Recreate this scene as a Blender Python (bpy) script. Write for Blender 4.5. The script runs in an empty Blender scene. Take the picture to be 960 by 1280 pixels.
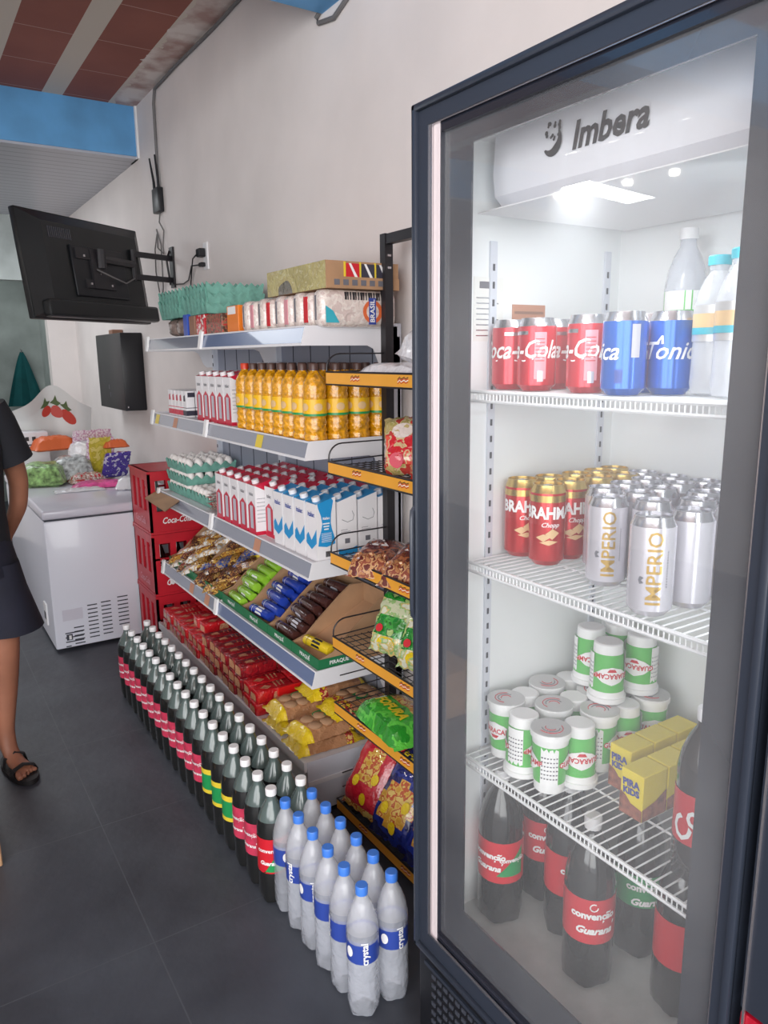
import bpy, bmesh, math, random
from mathutils import Matrix, Vector
random.seed(7)
PI = math.pi
C = bpy.context.scene.collection
def R(d): return math.radians(d)

# ------------------------------------------------------------------ materials
def lin(c):
    c = c / 255.0
    return c / 12.92 if c <= 0.04045 else ((c + 0.055) / 1.055) ** 2.4
def col(rgb): return (lin(rgb[0]), lin(rgb[1]), lin(rgb[2]), 1)
MATS = {}
def newmat(name):
    m = bpy.data.materials.new(name); m.use_nodes = True
    nt = m.node_tree; nt.nodes.clear()
    out = nt.nodes.new('ShaderNodeOutputMaterial')
    MATS[name] = m
    return m, nt, out
def pm(name, rgb, rough=.5, metal=0, coat=0, emit=0, alpha=1, var=0, vscale=8, bump=0, bscale=40, spec=.5):
    m, nt, out = newmat(name)
    b = nt.nodes.new('ShaderNodeBsdfPrincipled')
    b.inputs['Base Color'].default_value = col(rgb)
    b.inputs['Roughness'].default_value = rough
    b.inputs['Metallic'].default_value = metal
    b.inputs['Coat Weight'].default_value = coat
    b.inputs['Specular IOR Level'].default_value = spec
    if emit:
        b.inputs['Emission Color'].default_value = col(rgb)
        b.inputs['Emission Strength'].default_value = emit
    if var or bump:
        tc = nt.nodes.new('ShaderNodeTexCoord')
    if var:
        n = nt.nodes.new('ShaderNodeTexNoise'); n.inputs['Scale'].default_value = vscale; n.inputs['Detail'].default_value = 5
        nt.links.new(tc.outputs['Object'], n.inputs['Vector'])
        r = nt.nodes.new('ShaderNodeValToRGB')
        lo = [max(0, v * (1 - var)) for v in rgb]; hi = [min(255, v * (1 + var)) for v in rgb]
        r.color_ramp.elements[0].position = .3; r.color_ramp.elements[1].position = .7
        r.color_ramp.elements[0].color = col(lo); r.color_ramp.elements[1].color = col(hi)
        nt.links.new(n.outputs['Fac'], r.inputs['Fac']); nt.links.new(r.outputs['Color'], b.inputs['Base Color'])
    if bump:
        n2 = nt.nodes.new('ShaderNodeTexNoise'); n2.inputs['Scale'].default_value = bscale; n2.inputs['Detail'].default_value = 3
        nt.links.new(tc.outputs['Object'], n2.inputs['Vector'])
        bp = nt.nodes.new('ShaderNodeBump'); bp.inputs['Strength'].default_value = bump; bp.inputs['Distance'].default_value = .01
        nt.links.new(n2.outputs['Fac'], bp.inputs['Height']); nt.links.new(bp.outputs['Normal'], b.inputs['Normal'])
    if alpha < 1:
        t = nt.nodes.new('ShaderNodeBsdfTransparent'); mx = nt.nodes.new('ShaderNodeMixShader')
        mx.inputs[0].default_value = alpha
        nt.links.new(t.outputs[0], mx.inputs[1]); nt.links.new(b.outputs[0], mx.inputs[2]); nt.links.new(mx.outputs[0], out.inputs[0])
    else:
        nt.links.new(b.outputs[0], out.inputs[0])
    return m
def pprint(name, cols, scale=30, rough=.3, coat=.3, vor=False, bump=.5, stretch=(1, 1, 1), bscale=45):
    """printed plastic film: patches of several inks plus crinkles"""
    m, nt, out = newmat(name)
    b = nt.nodes.new('ShaderNodeBsdfPrincipled'); b.inputs['Roughness'].default_value = rough; b.inputs['Coat Weight'].default_value = coat
    tc = nt.nodes.new('ShaderNodeTexCoord'); mp = nt.nodes.new('ShaderNodeMapping')
    mp.inputs['Scale'].default_value = stretch
    nt.links.new(tc.outputs['Object'], mp.inputs['Vector'])
    if vor:
        n = nt.nodes.new('ShaderNodeTexVoronoi'); src = n.outputs['Color']
        n.inputs['Scale'].default_value = scale
        sp = nt.nodes.new('ShaderNodeSeparateColor'); nt.links.new(src, sp.inputs[0]); fac = sp.outputs[0]
    else:
        n = nt.nodes.new('ShaderNodeTexNoise'); n.inputs['Detail'].default_value = 2; fac = n.outputs['Fac']
        n.inputs['Scale'].default_value = scale
    nt.links.new(mp.outputs[0], n.inputs['Vector'])
    r = nt.nodes.new('ShaderNodeValToRGB'); r.color_ramp.interpolation = 'CONSTANT'
    k = len(cols); els = r.color_ramp.elements
    while len(els) < k: els.new(.5)
    for i, c in enumerate(cols):
        els[i].position = (i / k) if vor else (0 if i == 0 else .36 + .28 * i / k)
    for i, c in enumerate(cols): els[i].color = col(c)
    nt.links.new(fac, r.inputs['Fac']); nt.links.new(r.outputs['Color'], b.inputs['Base Color'])
    n2 = nt.nodes.new('ShaderNodeTexNoise'); n2.inputs['Scale'].default_value = bscale; n2.inputs['Distortion'].default_value = 1
    nt.links.new(tc.outputs['Object'], n2.inputs['Vector'])
    bp = nt.nodes.new('ShaderNodeBump'); bp.inputs['Strength'].default_value = bump; bp.inputs['Distance'].default_value = .01
    nt.links.new(n2.outputs['Fac'], bp.inputs['Height']); nt.links.new(bp.outputs['Normal'], b.inputs['Normal'])
    nt.links.new(b.outputs[0], out.inputs[0])
    return m

pm('wall_paint', (226, 219, 216), .7, var=.025, vscale=2.5, bump=.05, bscale=60)
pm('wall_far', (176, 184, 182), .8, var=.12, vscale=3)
pm('blue_paint', (96, 160, 212), .6, var=.06, vscale=5)
pm('pvc', (164, 166, 174), .35)
pm('white_metal', (232, 232, 236), .4)
pm('shelf_metal', (214, 218, 228), .35)
pm('rail_plastic', (140, 146, 160), .22, coat=.5)
pm('rail_blue', (108, 124, 160), .25, coat=.5)
pm('back_panel', (150, 156, 172), .5)
pm('black_metal', (34, 32, 36), .4)
pm('black_plastic', (22, 23, 28), .4)
pm('tv_black', (24, 26, 28), .35, var=.1)
pm('frame_dark', (48, 54, 66), .32, spec=.6)
pm('border_dark', (40, 42, 52), .12, coat=.6)
pm('chrome', (210, 205, 208), .25, metal=.9)
pm('strip_light', (226, 214, 216), .4)
pm('liner', (240, 243, 244), .45)
pm('liner_floor', (196, 200, 198), .5, var=.06, vscale=14)
pm('wire_white', (236, 238, 240), .35)
pm('white_plastic', (236, 236, 238), .35)
pm('white_gloss', (234, 234, 240), .25, coat=.3)
pm('freezer_white', (226, 229, 240), .3, coat=.3)
pm('freezer_lid', (214, 214, 226), .28, coat=.3)
pm('slot_dark', (60, 64, 74), .6)
pm('red_crate', (196, 32, 48), .38, var=.05)
pm('red_crate_dark', (120, 16, 30), .5)
pm('cola_dark', (20, 10, 10), .12, coat=.4)
pm('soda_dark', (30, 31, 31), .14, coat=.6)
pm('soda_clear', (96, 112, 110), .16, coat=.8, alpha=.8)
pm('pet_yellow', (190, 180, 70), .15, coat=.8, alpha=.6)
pm('cap_white', (238, 238, 240), .4)
pm('cap_blue', (70, 130, 226), .35)
pm('cap_teal', (60, 178, 196), .35)
pm('water_body', (228, 231, 238), .14, coat=.8, alpha=.46, bump=.5, bscale=34)
pm('water_fill', (214, 219, 230), .18, coat=.9, alpha=.44, bump=.8, bscale=40)
pm('label_blue', (50, 74, 160), .35)
pm('label_pink', (196, 60, 88), .35, var=.1, vscale=30)
pm('label_red', (206, 34, 48), .35)
pm('label_green', (38, 150, 84), .35)
pm('label_yellow', (232, 206, 60), .4)
pm('ink_white', (244, 244, 244), .5)
pm('ink_black', (36, 34, 38), .5)
pm('ink_grey', (110, 110, 118), .5)
pm('label_cream', (226, 190, 140), .4)
pm('ink_gold', (196, 160, 84), .3, metal=.5)
pm('ink_red', (206, 34, 46), .5)
pm('ink_yellow', (240, 214, 40), .5)
pm('oil_body', (214, 144, 14), .12, coat=1, var=.25, vscale=60, bump=.9, bscale=70)
pm('oil_label', (240, 188, 30), .35)
pm('oil_cap', (84, 60, 54), .4)
pm('oil_cap_red', (205, 60, 30), .4)
pm('carton_white', (240, 238, 240), .35)
pm('carton_red', (206, 34, 66), .35)
pm('carton_blue', (40, 152, 214), .35)
pm('carton_grey', (196, 196, 206), .35)
pm('carton_dark', (58, 56, 70), .4)
pm('cardboard', (178, 140, 106), .75, var=.06, vscale=10)
pm('cardboard_in', (190, 150, 116), .75, var=.05, vscale=10)
pm('green_print', (38, 118, 76), .45)
pm('tray_green', (112, 166, 152), .85, var=.08, vscale=40)
pm('tray_green_far', (84, 140, 124), .85, var=.1, vscale=40)
pm('egg', (246, 240, 236), .45)
pm('orange_strip', (240, 170, 60), .35, var=.03, vscale=6)
pm('can_red', (214, 32, 52), .22, metal=.35, coat=.3)
pm('can_blue', (22, 100, 200), .22, metal=.35, coat=.3)
pm('can_brahma', (196, 24, 30), .2, metal=.4, coat=.3)
pm('can_gold', (206, 176, 104), .25, metal=.8)
pm('can_silver', (200, 200, 206), .25, metal=.9)
pm('can_white', (214, 212, 220), .25, metal=.35, coat=.3)
pm('can_panel', (220, 150, 160), .4)
pm('cup_white', (242, 243, 243), .35)
pm('cup_green', (92, 190, 88), .35)
pm('cup_foil', (206, 206, 206), .35, metal=.4)
pm('kids_yellow', (236, 214, 56), .35)
pm('kids_brown', (140, 84, 66), .4, var=.3, vscale=60)
pm('kids_blue', (60, 70, 150), .4)
pm('roll_green', (152, 206, 60), .25, coat=.5, bump=.3)
pm('roll_blue', (36, 66, 170), .25, coat=.5, bump=.3)
pm('roll_brown', (74, 42, 38), .25, coat=.5, bump=.3)
pm('roll_yellow', (226, 196, 40), .25, coat=.5, bump=.3)
pm('red_cover', (214, 30, 30), .3, coat=.5)
pm('skin', (150, 100, 78), .5, var=.06, vscale=12)
pm('shirt_black', (20, 22, 30), .85)
pm('shorts_navy', (24, 26, 42), .8, var=.12, vscale=9)
pm('rubber_black', (26, 24, 26), .6)
pm('hair_black', (18, 15, 14), .7)
pm('teal_cloth', (16, 92, 96), .85, var=.1)
pm('bag_white', (226, 228, 226), .4, alpha=.96, bump=.4, bscale=12)
pm('tomato', (196, 62, 48), .5)
pm('leaf', (90, 110, 70), .6)
pm('silver_bag', (170, 176, 176), .25, coat=.6, var=.3, vscale=40, bump=.8)
pm('produce', (128, 164, 104), .35, coat=.5, var=.35, vscale=35, bump=.8)
pm('orange_bag', (226, 110, 60), .4, bump=.3)
pm('pink_pack', (226, 90, 150), .3, var=.2, vscale=24, bump=.4)
pm('white_film', (232, 232, 236), .25, coat=.6, bump=.7, bscale=50)
pm('clear_film', (220, 222, 226), .15, coat=1, alpha=.25)
pm('brown_contents', (120, 104, 98), .3, coat=.6, var=.25, vscale=40)
pm('blue_box', (52, 86, 184), .35)
pm('orange_box', (236, 130, 40), .4)
pm('red_box', (206, 36, 50), .4)
pm('brown_box', (150, 110, 90), .5)
pm('sheet_label', (236, 236, 232), .5)
pm('tan_sticker', (196, 140, 112), .5)
pm('cable_grey', (110, 108, 108), .6)
pm('lamp_glow', (255, 250, 240), .5, emit=60)
pm('cooler_red', (176, 20, 44), .3, coat=.5)
pm('water_drop', (210, 216, 222), .1, alpha=.4, coat=1)
pprint('crk_red', [(186, 22, 32), (204, 36, 42), (196, 28, 38)], 26, .2, .8)
pprint('crk_dark', [(120, 20, 30), (160, 26, 36), (140, 22, 32)], 40, .2, .8)
pprint('crk_top', [(206, 150, 112), (220, 176, 136), (196, 130, 100)], 60, .25, .6)
pprint('bread', [(178, 128, 90), (192, 142, 102)], 30, .25, .8)
pprint('bread_yellow', [(238, 208, 40), (232, 198, 34)], 20, .25, .6)
pprint('bread_red', [(238, 208, 50), (150, 40, 40), (190, 60, 60), (230, 196, 120)], 70, .3, .5)
pprint('noodle_red', [(206, 30, 44), (206, 30, 44), (214, 186, 140), (226, 90, 70)], 26, .2, .8)
pprint('noodle_beige', [(190, 170, 110), (170, 160, 90), (206, 190, 140), (190, 60, 50)], 34, .25, .8)
pprint('noodle_green', [(30, 130, 44), (56, 160, 60), (30, 110, 40), (170, 196, 120)], 26, .18, .9)
pprint('noodle_pale', [(200, 206, 170), (150, 186, 120), (214, 190, 120), (220, 222, 200)], 36, .22, .8)
pprint('donut', [(96, 40, 36), (130, 64, 50), (176, 104, 70), (84, 34, 32)], 30, .18, .9)
pprint('donut_gold', [(190, 130, 84), (150, 80, 60), (210, 160, 110), (110, 50, 44)], 34, .2, .9)
pprint('fof_red', [(190, 30, 50), (206, 50, 64), (200, 40, 54)], 14, .18, .9)
pprint('fof_corn', [(214, 160, 60), (226, 186, 90), (196, 90, 50), (232, 200, 110)], 34, .2, .9)
pprint('fof_blue', [(26, 36, 110), (36, 52, 140), (26, 30, 96)], 14, .18, .9)
pprint('fof_green', [(60, 176, 50), (96, 204, 70), (44, 150, 44)], 16, .18, .9)
pprint('sachet', [(226, 220, 214), (150, 110, 90), (206, 190, 180), (190, 50, 60)], 60, .25, .6)
pprint('snack_gold', [(190, 140, 60), (150, 96, 50), (214, 176, 90), (110, 66, 44)], 40, .2, .8)
pprint('snack_white', [(226, 222, 214), (190, 180, 170), (206, 160, 80), (232, 230, 226)], 36, .22, .8)
pprint('snack_brown', [(96, 60, 50), (150, 100, 60), (70, 44, 44), (190, 150, 90)], 40, .2, .8)
pprint('snack_blue', [(50, 70, 140), (150, 130, 110), (60, 90, 160), (190, 160, 110)], 40, .2, .8)
pprint('rice', [(226, 212, 204), (232, 222, 214), (214, 196, 190)], 40, .25, .9)
pprint('case_print', [(176, 164, 104), (190, 178, 116), (184, 170, 110), (110, 104, 92)], 7, .2, .9)
pprint('yellow_pack', [(206, 190, 60), (190, 176, 50), (222, 206, 110)], 24, .3, .5)
pprint('purple_pack', [(74, 60, 150), (90, 70, 170), (60, 50, 140), (200, 200, 220)], 34, .25, .6)
pprint('pink_print', [(226, 214, 222), (210, 180, 200), (190, 140, 170)], 90, .3, .5)
pprint('xmas', [(206, 36, 50), (206, 36, 50), (206, 36, 50), (236, 226, 220)], 60, .35, .4, bump=0)
pprint('fur', [(90, 60, 50), (150, 120, 90), (190, 60, 60), (120, 90, 70)], 50, .4, .2, bump=0)

def mat_floor():
    m, nt, out = newmat('slate_floor')
    b = nt.nodes.new('ShaderNodeBsdfPrincipled'); b.inputs['Roughness'].default_value = .48
    tc = nt.nodes.new('ShaderNodeTexCoord'); mp = nt.nodes.new('ShaderNodeMapping')
    mp.inputs['Location'].default_value = (-.40, -1.772, 0)
    nt.links.new(tc.outputs['Object'], mp.inputs['Vector'])
    br = nt.nodes.new('ShaderNodeTexBrick'); br.offset = 0; br.squash = 1
    br.inputs['Scale'].default_value = 1; br.inputs['Brick Width'].default_value = .6; br.inputs['Row Height'].default_value = .6
    br.inputs['Mortar Size'].default_value = .0022; br.inputs['Mortar Smooth'].default_value = .4
    nt.links.new(mp.outputs[0], br.inputs['Vector'])
    n = nt.nodes.new('ShaderNodeTexNoise'); n.inputs['Scale'].default_value = 3.2; n.inputs['Detail'].default_value = 8
    nt.links.new(tc.outputs['Object'], n.inputs['Vector'])
    r = nt.nodes.new('ShaderNodeValToRGB'); r.color_ramp.elements[0].position = .3; r.color_ramp.elements[1].position = .72
    r.color_ramp.elements[0].color = col((54, 57, 65)); r.color_ramp.elements[1].color = col((76, 81, 90))
    nt.links.new(n.outputs['Fac'], r.inputs['Fac'])
    mx = nt.nodes.new('ShaderNodeMix'); mx.data_type = 'RGBA'
    mx.inputs[7].default_value = col((80, 84, 91))
    nt.links.new(br.outputs['Fac'], mx.inputs[0]); nt.links.new(r.outputs['Color'], mx.inputs[6])
    nt.links.new(mx.outputs[2], b.inputs['Base Color'])
    n3 = nt.nodes.new('ShaderNodeTexNoise'); n3.inputs['Scale'].default_value = 14; n3.inputs['Detail'].default_value = 6
    nt.links.new(tc.outputs['Object'], n3.inputs['Vector'])
    bp = nt.nodes.new('ShaderNodeBump'); bp.inputs['Strength'].default_value = .25; bp.inputs['Distance'].default_value = .01
    nt.links.new(n3.outputs['Fac'], bp.inputs['Height']); nt.links.new(bp.outputs['Normal'], b.inputs['Normal'])
    nt.links.new(b.outputs[0], out.inputs[0])
mat_floor()
def mat_ceiling():
    """clay blocks between pale joists running along y, ragged plaster at the wall"""
    m, nt, out = newmat('joist_ceiling')
    N = nt.nodes.new; Lk = nt.links.new
    b = N('ShaderNodeBsdfPrincipled'); b.inputs['Roughness'].default_value = .8
    tc = N('ShaderNodeTexCoord'); sx = N('ShaderNodeSeparateXYZ'); Lk(tc.outputs['Object'], sx.inputs[0])
    def mth(op, a, c=None):
        n = N('ShaderNodeMath'); n.operation = op
        for i, v in enumerate((a, c)):
            if v is None: continue
            if isinstance(v, (int, float)): n.inputs[i].default_value = v
            else: Lk(v, n.inputs[i])
        return n.outputs[0]
    sh = mth('ADD', sx.outputs[0], 10 * .353 - .867)
    fr = mth('MODULO', sh, .353)
    joist = mth('LESS_THAN', fr, .108)
    nz = N('ShaderNodeTexNoise'); nz.inputs['Scale'].default_value = 7; nz.inputs['Detail'].default_value = 6
    Lk(tc.outputs['Object'], nz.inputs['Vector'])
    off = mth('MULTIPLY', mth('SUBTRACT', nz.outputs['Fac'], .5), .16)
    edge = mth('GREATER_THAN', mth('ADD', sx.outputs[0], off), 1.235)
    # block joints across
    fy = mth('MODULO', mth('ADD', sx.outputs[1], 20), .42)
    jl = mth('LESS_THAN', fy, .006)
    cb = N('ShaderNodeValToRGB'); cb.color_ramp.elements[0].color = col((128, 74, 64)); cb.color_ramp.elements[1].color = col((160, 98, 84))
    nb = N('ShaderNodeTexNoise'); nb.inputs['Scale'].default_value = 3; nb.inputs['Detail'].default_value = 5; Lk(tc.outputs['Object'], nb.inputs['Vector'])
    Lk(nb.outputs['Fac'], cb.inputs['Fac'])
    def mix(f, a, c):
        n = N('ShaderNodeMix'); n.data_type = 'RGBA'; Lk(f, n.inputs[0])
        if isinstance(a, tuple): n.inputs[6].default_value = a
        else: Lk(a, n.inputs[6])
        if isinstance(c, tuple): n.inputs[7].default_value = c
        else: Lk(c, n.inputs[7])
        return n.outputs[2]
    c1 = mix(jl, cb.outputs[0], col((186, 150, 140)))
    c2 = mix(joist, c1, col((206, 196, 184)))
    pl = N('ShaderNodeValToRGB'); pl.color_ramp.elements[0].position = .35; pl.color_ramp.elements[1].position = .6
    pl.color_ramp.elements[0].color = col((176, 146, 138)); pl.color_ramp.elements[1].color = col((222, 212, 206))
    Lk(nz.outputs['Fac'], pl.inputs['Fac'])
    c3 = mix(edge, c2, pl.outputs[0])
    Lk(c3, b.inputs['Base Color']); Lk(b.outputs[0], out.inputs[0])
mat_ceiling()
def mat_glass():
    m, nt, out = newmat('door_glass')
    N = nt.nodes.new; Lk = nt.links.new
    t = N('ShaderNodeBsdfTransparent'); t.inputs[0].default_value = (.97, .98, .98, 1)
    g = N('ShaderNodeBsdfGlossy'); g.inputs['Roughness'].default_value = .03
    lw = N('ShaderNodeLayerWeight'); lw.inputs[0].default_value = .5
    pw = N('ShaderNodeMath'); pw.operation = 'POWER'; pw.inputs[1].default_value = 4.0; Lk(lw.outputs['Facing'], pw.inputs[0])
    f = N('ShaderNodeMath'); f.operation = 'MULTIPLY_ADD'; f.inputs[1].default_value = .8; f.inputs[2].default_value = .07; Lk(pw.outputs[0], f.inputs[0])
    d = N('ShaderNodeBsdfDiffuse'); d.inputs[0].default_value = (.85, .87, .9, 1)
    tc = N('ShaderNodeTexCoord'); n = N('ShaderNodeTexNoise'); n.inputs['Scale'].default_value = 2.2; n.inputs['Detail'].default_value = 4
    Lk(tc.outputs['Object'], n.inputs['Vector'])
    mr = N('ShaderNodeMapRange'); mr.inputs[1].default_value = .3; mr.inputs[2].default_value = .75; mr.inputs[3].default_value = .06; mr.inputs[4].default_value = .17
    Lk(n.outputs['Fac'], mr.inputs[0])
    a = N('ShaderNodeMixShader'); Lk(mr.outputs[0], a.inputs[0]); Lk(t.outputs[0], a.inputs[1]); Lk(d.outputs[0], a.inputs[2])
    b = N('ShaderNodeMixShader'); Lk(f.outputs[0], b.inputs[0]); Lk(a.outputs[0], b.inputs[1]); Lk(g.outputs[0], b.inputs[2])
    Lk(b.outputs[0], out.inputs[0])
mat_glass()
def mat_pvc():
    m = MATS['pvc']; nt = m.node_tree; N = nt.nodes.new; Lk = nt.links.new
    b = [n for n in nt.nodes if n.type == 'BSDF_PRINCIPLED'][0]
    tc = N('ShaderNodeTexCoord'); w = N('ShaderNodeTexWave'); w.wave_type = 'BANDS'; w.bands_direction = 'Y'
    w.inputs['Scale'].default_value = 3.2; w.wave_profile = 'SAW'
    Lk(tc.outputs['Object'], w.inputs['Vector'])
    r = N('ShaderNodeValToRGB'); r.color_ramp.elements[0].color = col((122, 126, 134)); r.color_ramp.elements[1].position = .2
    r.color_ramp.elements[1].color = col((178, 180, 188)); Lk(w.outputs['Fac'], r.inputs['Fac']); Lk(r.outputs[0], b.inputs['Base Color'])
mat_pvc()

# ------------------------------------------------------------------ mesh builder
_tc = {}
WORLD = {}
def text_data(s, size, shear=0, bold=0):
    k = (s, size, shear, bold)
    if k in _tc: return _tc[k]
    cu = bpy.data.curves.new('t', 'FONT'); cu.body = s; cu.size = size; cu.shear = shear; cu.offset = bold
    cu.align_x = 'CENTER'; cu.align_y = 'CENTER'; cu.resolution_u = 2
    o = bpy.data.objects.new('t', cu); C.objects.link(o)
    bpy.context.view_layer.update()
    me = bpy.data.meshes.new_from_object(o.evaluated_get(bpy.context.evaluated_depsgraph_get()))
    v = [(p.co.x, p.co.y) for p in me.vertices]; f = [tuple(p.vertices) for p in me.polygons]
    bpy.data.objects.remove(o); bpy.data.meshes.remove(me); bpy.data.curves.remove(cu)
    v, f = cut_mesh(v, f, max(.0035, size * .12))
    _tc[k] = (v, f)
    return v, f

def cut_mesh(v, f, st):
    bm = bmesh.new(); vv = [bm.verts.new((x, y, 0)) for x, y in v]
    for q in f:
        try: bm.faces.new([vv[i] for i in q])
        except ValueError: pass
    for ax in (0, 1):
        lo = min(p[ax] for p in v); hi = max(p[ax] for p in v); c = lo + st
        while c < hi:
            p = (c, 0, 0) if ax == 0 else (0, c, 0); n = (1, 0, 0) if ax == 0 else (0, 1, 0)
            bmesh.ops.bisect_plane(bm, geom=bm.verts[:] + bm.edges[:] + bm.faces[:], dist=1e-7, plane_co=p, plane_no=n); c += st
    bm.verts.index_update(); r = [(w.co.x, w.co.y) for w in bm.verts], [tuple(w.index for w in q.verts) for q in bm.faces]
    bm.free(); return r

class MB:
    def __init__(s, X=None): s.v = []; s.f = []; s.m = []; s.X = X or Matrix()
    def add(s, vs, fs, mat):
        o = len(s.v)
        s.v += [s.X @ Vector(p) for p in vs]
        s.f += [tuple(i + o for i in f) for f in fs]
        s.m += (mat if isinstance(mat, list) else [mat] * len(fs))
        return s
    def box(s, x0, x1, y0, y1, z0, z1, mat):
        vs = [(x, y, z) for x in (x0, x1) for y in (y0, y1) for z in (z0, z1)]
        fs = [(0, 1, 3, 2), (4, 6, 7, 5), (0, 4, 5, 1), (2, 3, 7, 6), (0, 2, 6, 4), (1, 5, 7, 3)]
        # face order: -x, +x, -y, +y, -z, +z
        return s.add(vs, fs, mat)
    def rbox(s, x0, x1, y0, y1, z0, z1, mat, r=.004, seg=2):
        bm = bmesh.new(); bmesh.ops.create_cube(bm, size=1)
        for v in bm.verts:
            v.co = Vector(((x0 + x1) / 2 + v.co.x * (x1 - x0), (y0 + y1) / 2 + v.co.y * (y1 - y0), (z0 + z1) / 2 + v.co.z * (z1 - z0)))
        bmesh.ops.bevel(bm, geom=bm.edges[:], offset=r, segments=seg, affect='EDGES', profile=.5)
        bm.verts.index_update()
        s.add([v.co.copy() for v in bm.verts], [tuple(v.index for v in f.verts) for f in bm.faces], mat)
        bm.free(); return s
    def lathe(s, prof, mats, n=20, cx=0, cy=0, mod=None, cap0=True, cap1=True):
        vs = []; fs = []; ms = []
        for i, (r, z) in enumerate(prof):
            for k in range(n):
                a = 2 * PI * k / n; rr = r * (mod(a, z) if mod else 1)
                vs.append((cx + rr * math.cos(a), cy + rr * math.sin(a), z))
        for i in range(len(prof) - 1):
            mt = mats[i] if isinstance(mats, (list, tuple)) else mats
            for k in range(n):
                fs.append((i * n + k, i * n + (k + 1) % n, (i + 1) * n + (k + 1) % n, (i + 1) * n + k)); ms.append(mt)
        if cap0: fs.append(tuple(range(n))[::-1]); ms.append(mats[0] if isinstance(mats, (list, tuple)) else mats)
        if cap1:
            l = len(prof) - 1; fs.append(tuple(l * n + k for k in range(n))); ms.append(mats[-1] if isinstance(mats, (list, tuple)) else mats)
        return s.add(vs, fs, ms)
    def tube(s, pts, r, mat, n=8, radii=None, flat=1):
        pts = [Vector(p) for p in pts]; vs = []; fs = []
        up = None
        for i, p in enumerate(pts):
            t = (pts[min(i + 1, len(pts) - 1)] - pts[max(i - 1, 0)]).normalized()
            if up is None:
                up = Vector((0, 0, 1)) if abs(t.z) < .9 else Vector((1, 0, 0))
            a = t.cross(up).normalized(); b = a.cross(t).normalized(); up = b
            rr = radii[i] if radii else r
            for k in range(n):
                w = 2 * PI * k / n
                vs.append(p + a * math.cos(w) * rr + b * math.sin(w) * rr * flat)
        for i in range(len(pts) - 1):
            for k in range(n):
                fs.append((i * n + k, i * n + (k + 1) % n, (i + 1) * n + (k + 1) % n, (i + 1) * n + k))
        fs.append(tuple(range(n))[::-1]); fs.append(tuple((len(pts) - 1) * n + k for k in range(n)))
        return s.add(vs, fs, mat)
    def bar(s, p, q, r, mat, n=4):
        return s.tube([p, q], r, mat, n)
    def poly(s, pts, mat): return s.add(pts, [tuple(range(len(pts)))], mat)
    def prism(s, prof, y0, y1, mat):          # prof: (x,z) outline extruded along y
        n = len(prof)
        vs = [(x, y0, z) for x, z in prof] + [(x, y1, z) for x, z in prof]
        fs = [tuple(range(n)), tuple(range(2 * n - 1, n - 1, -1))] + [(i, i + n, (i + 1) % n + n, (i + 1) % n) for i in range(n)]
        return s.add(vs, fs, mat)
    def text(s, st, size, fn, mat, shear=0, bold=0, rot=0, sx=1):
        v, f = text_data(st, size, shear, bold)
        c, q = math.cos(rot), math.sin(rot)
        return s.add([fn(x * sx * c - y * q, x * sx * q + y * c) for x, y in v], f, mat)
    def decal(s, pts, fn, mat, st=.004):
        v, f = cut_mesh(pts, [tuple(range(len(pts)))], st)
        return s.add([fn(x, y) for x, y in v], f, mat)
    def atext(s, st, size, fn, mat, marks, shear=0, bold=0, sx=1, rot=0):
        s.text(st, size, fn, mat, shear, bold, rot, sx)
        for m, du, dv, sc in marks:
            s.text(m, size * sc, lambda u, v, du=du, dv=dv: fn(u + du * size * sx, v + dv * size), mat, shear, bold, rot, sx)
        return s
    def packet(s, L, W, T, matf, nx=14, ny=8, crink=.004, seed=0, seal=.1, pw=3.4):
        """soft sealed bag lying flat, centred, base at z=0; length on x, width on y"""
        rd = random.Random(seed); vs = []; fs = []; ms = []
        def top(u, w):
            e = max(0, 1 - abs(u) ** 4.5 / (1 - seal) ** 4.5) if abs(u) < 1 - seal else 0
            return T * (e ** .5) * (max(0, 1 - abs(w) ** (pw + 1)) ** .55)
        for side in (1, 0):
            for i in range(nx + 1):
                for j in range(ny + 1):
                    u = -1 + 2 * i / nx; w = -1 + 2 * j / ny
                    h = top(u, w)
                    pinch = 1 - .07 * max(0, 1 - abs(abs(u) - (1 - seal)) * 6) if abs(u) < 1 else 1
                    z = T * .12 + h * .88 if side else T * .12 - min(h, T * .12)
                    if side: z += (rd.random() - .5) * crink * (1 if h > .1 * T else .3)
                    x = u * L / 2 + (rd.random() - .5) * crink * .6; y = w * W / 2 * pinch + (rd.random() - .5) * crink * .6
                    if i in (0, nx): x += .0025 * (1 if j % 2 else -1)
                    if not side and (i in (0, nx) or j in (0, ny)): vs.append(vs[(i * (ny + 1) + j)]); continue
                    vs.append((x, y, z))
        N1 = (nx + 1) * (ny + 1)
        for side in (0, 1):
            for i in range(nx):
                for j in range(ny):
                    a = side * N1 + i * (ny + 1) + j
                    f = (a, a + ny + 1, a + ny + 2, a + 1)
                    fs.append(f if side == 0 else f[::-1])
                    ms.append(matf(-1 + 2 * (i + .5) / nx, -1 + 2 * (j + .5) / ny))
        s.add(vs, fs, ms)
        return lambda x, y, off=.002: (x, y, T * .12 + .88 * top(2 * x / L, 2 * y / W) + off)
    def build(s, name, parent=None, loc=(0, 0, 0), smooth=35):
        me = bpy.data.meshes.new(name)
        off = Vector(loc) if parent is None else Vector((0, 0, 0))
        if parent is not None and parent.name in WORLD: off = WORLD[parent.name]
        me.from_pydata([tuple(v - off) for v in s.v], [], s.f)
        ks = []
        for k in s.m:
            if k not in ks: ks.append(k)
        for k in ks: me.materials.append(MATS[k])
        me.polygons.foreach_set('material_index', [ks.index(k) for k in s.m])
        bm = bmesh.new(); bm.from_mesh(me); bmesh.ops.recalc_face_normals(bm, faces=bm.faces); bm.to_mesh(me); bm.free()
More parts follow.
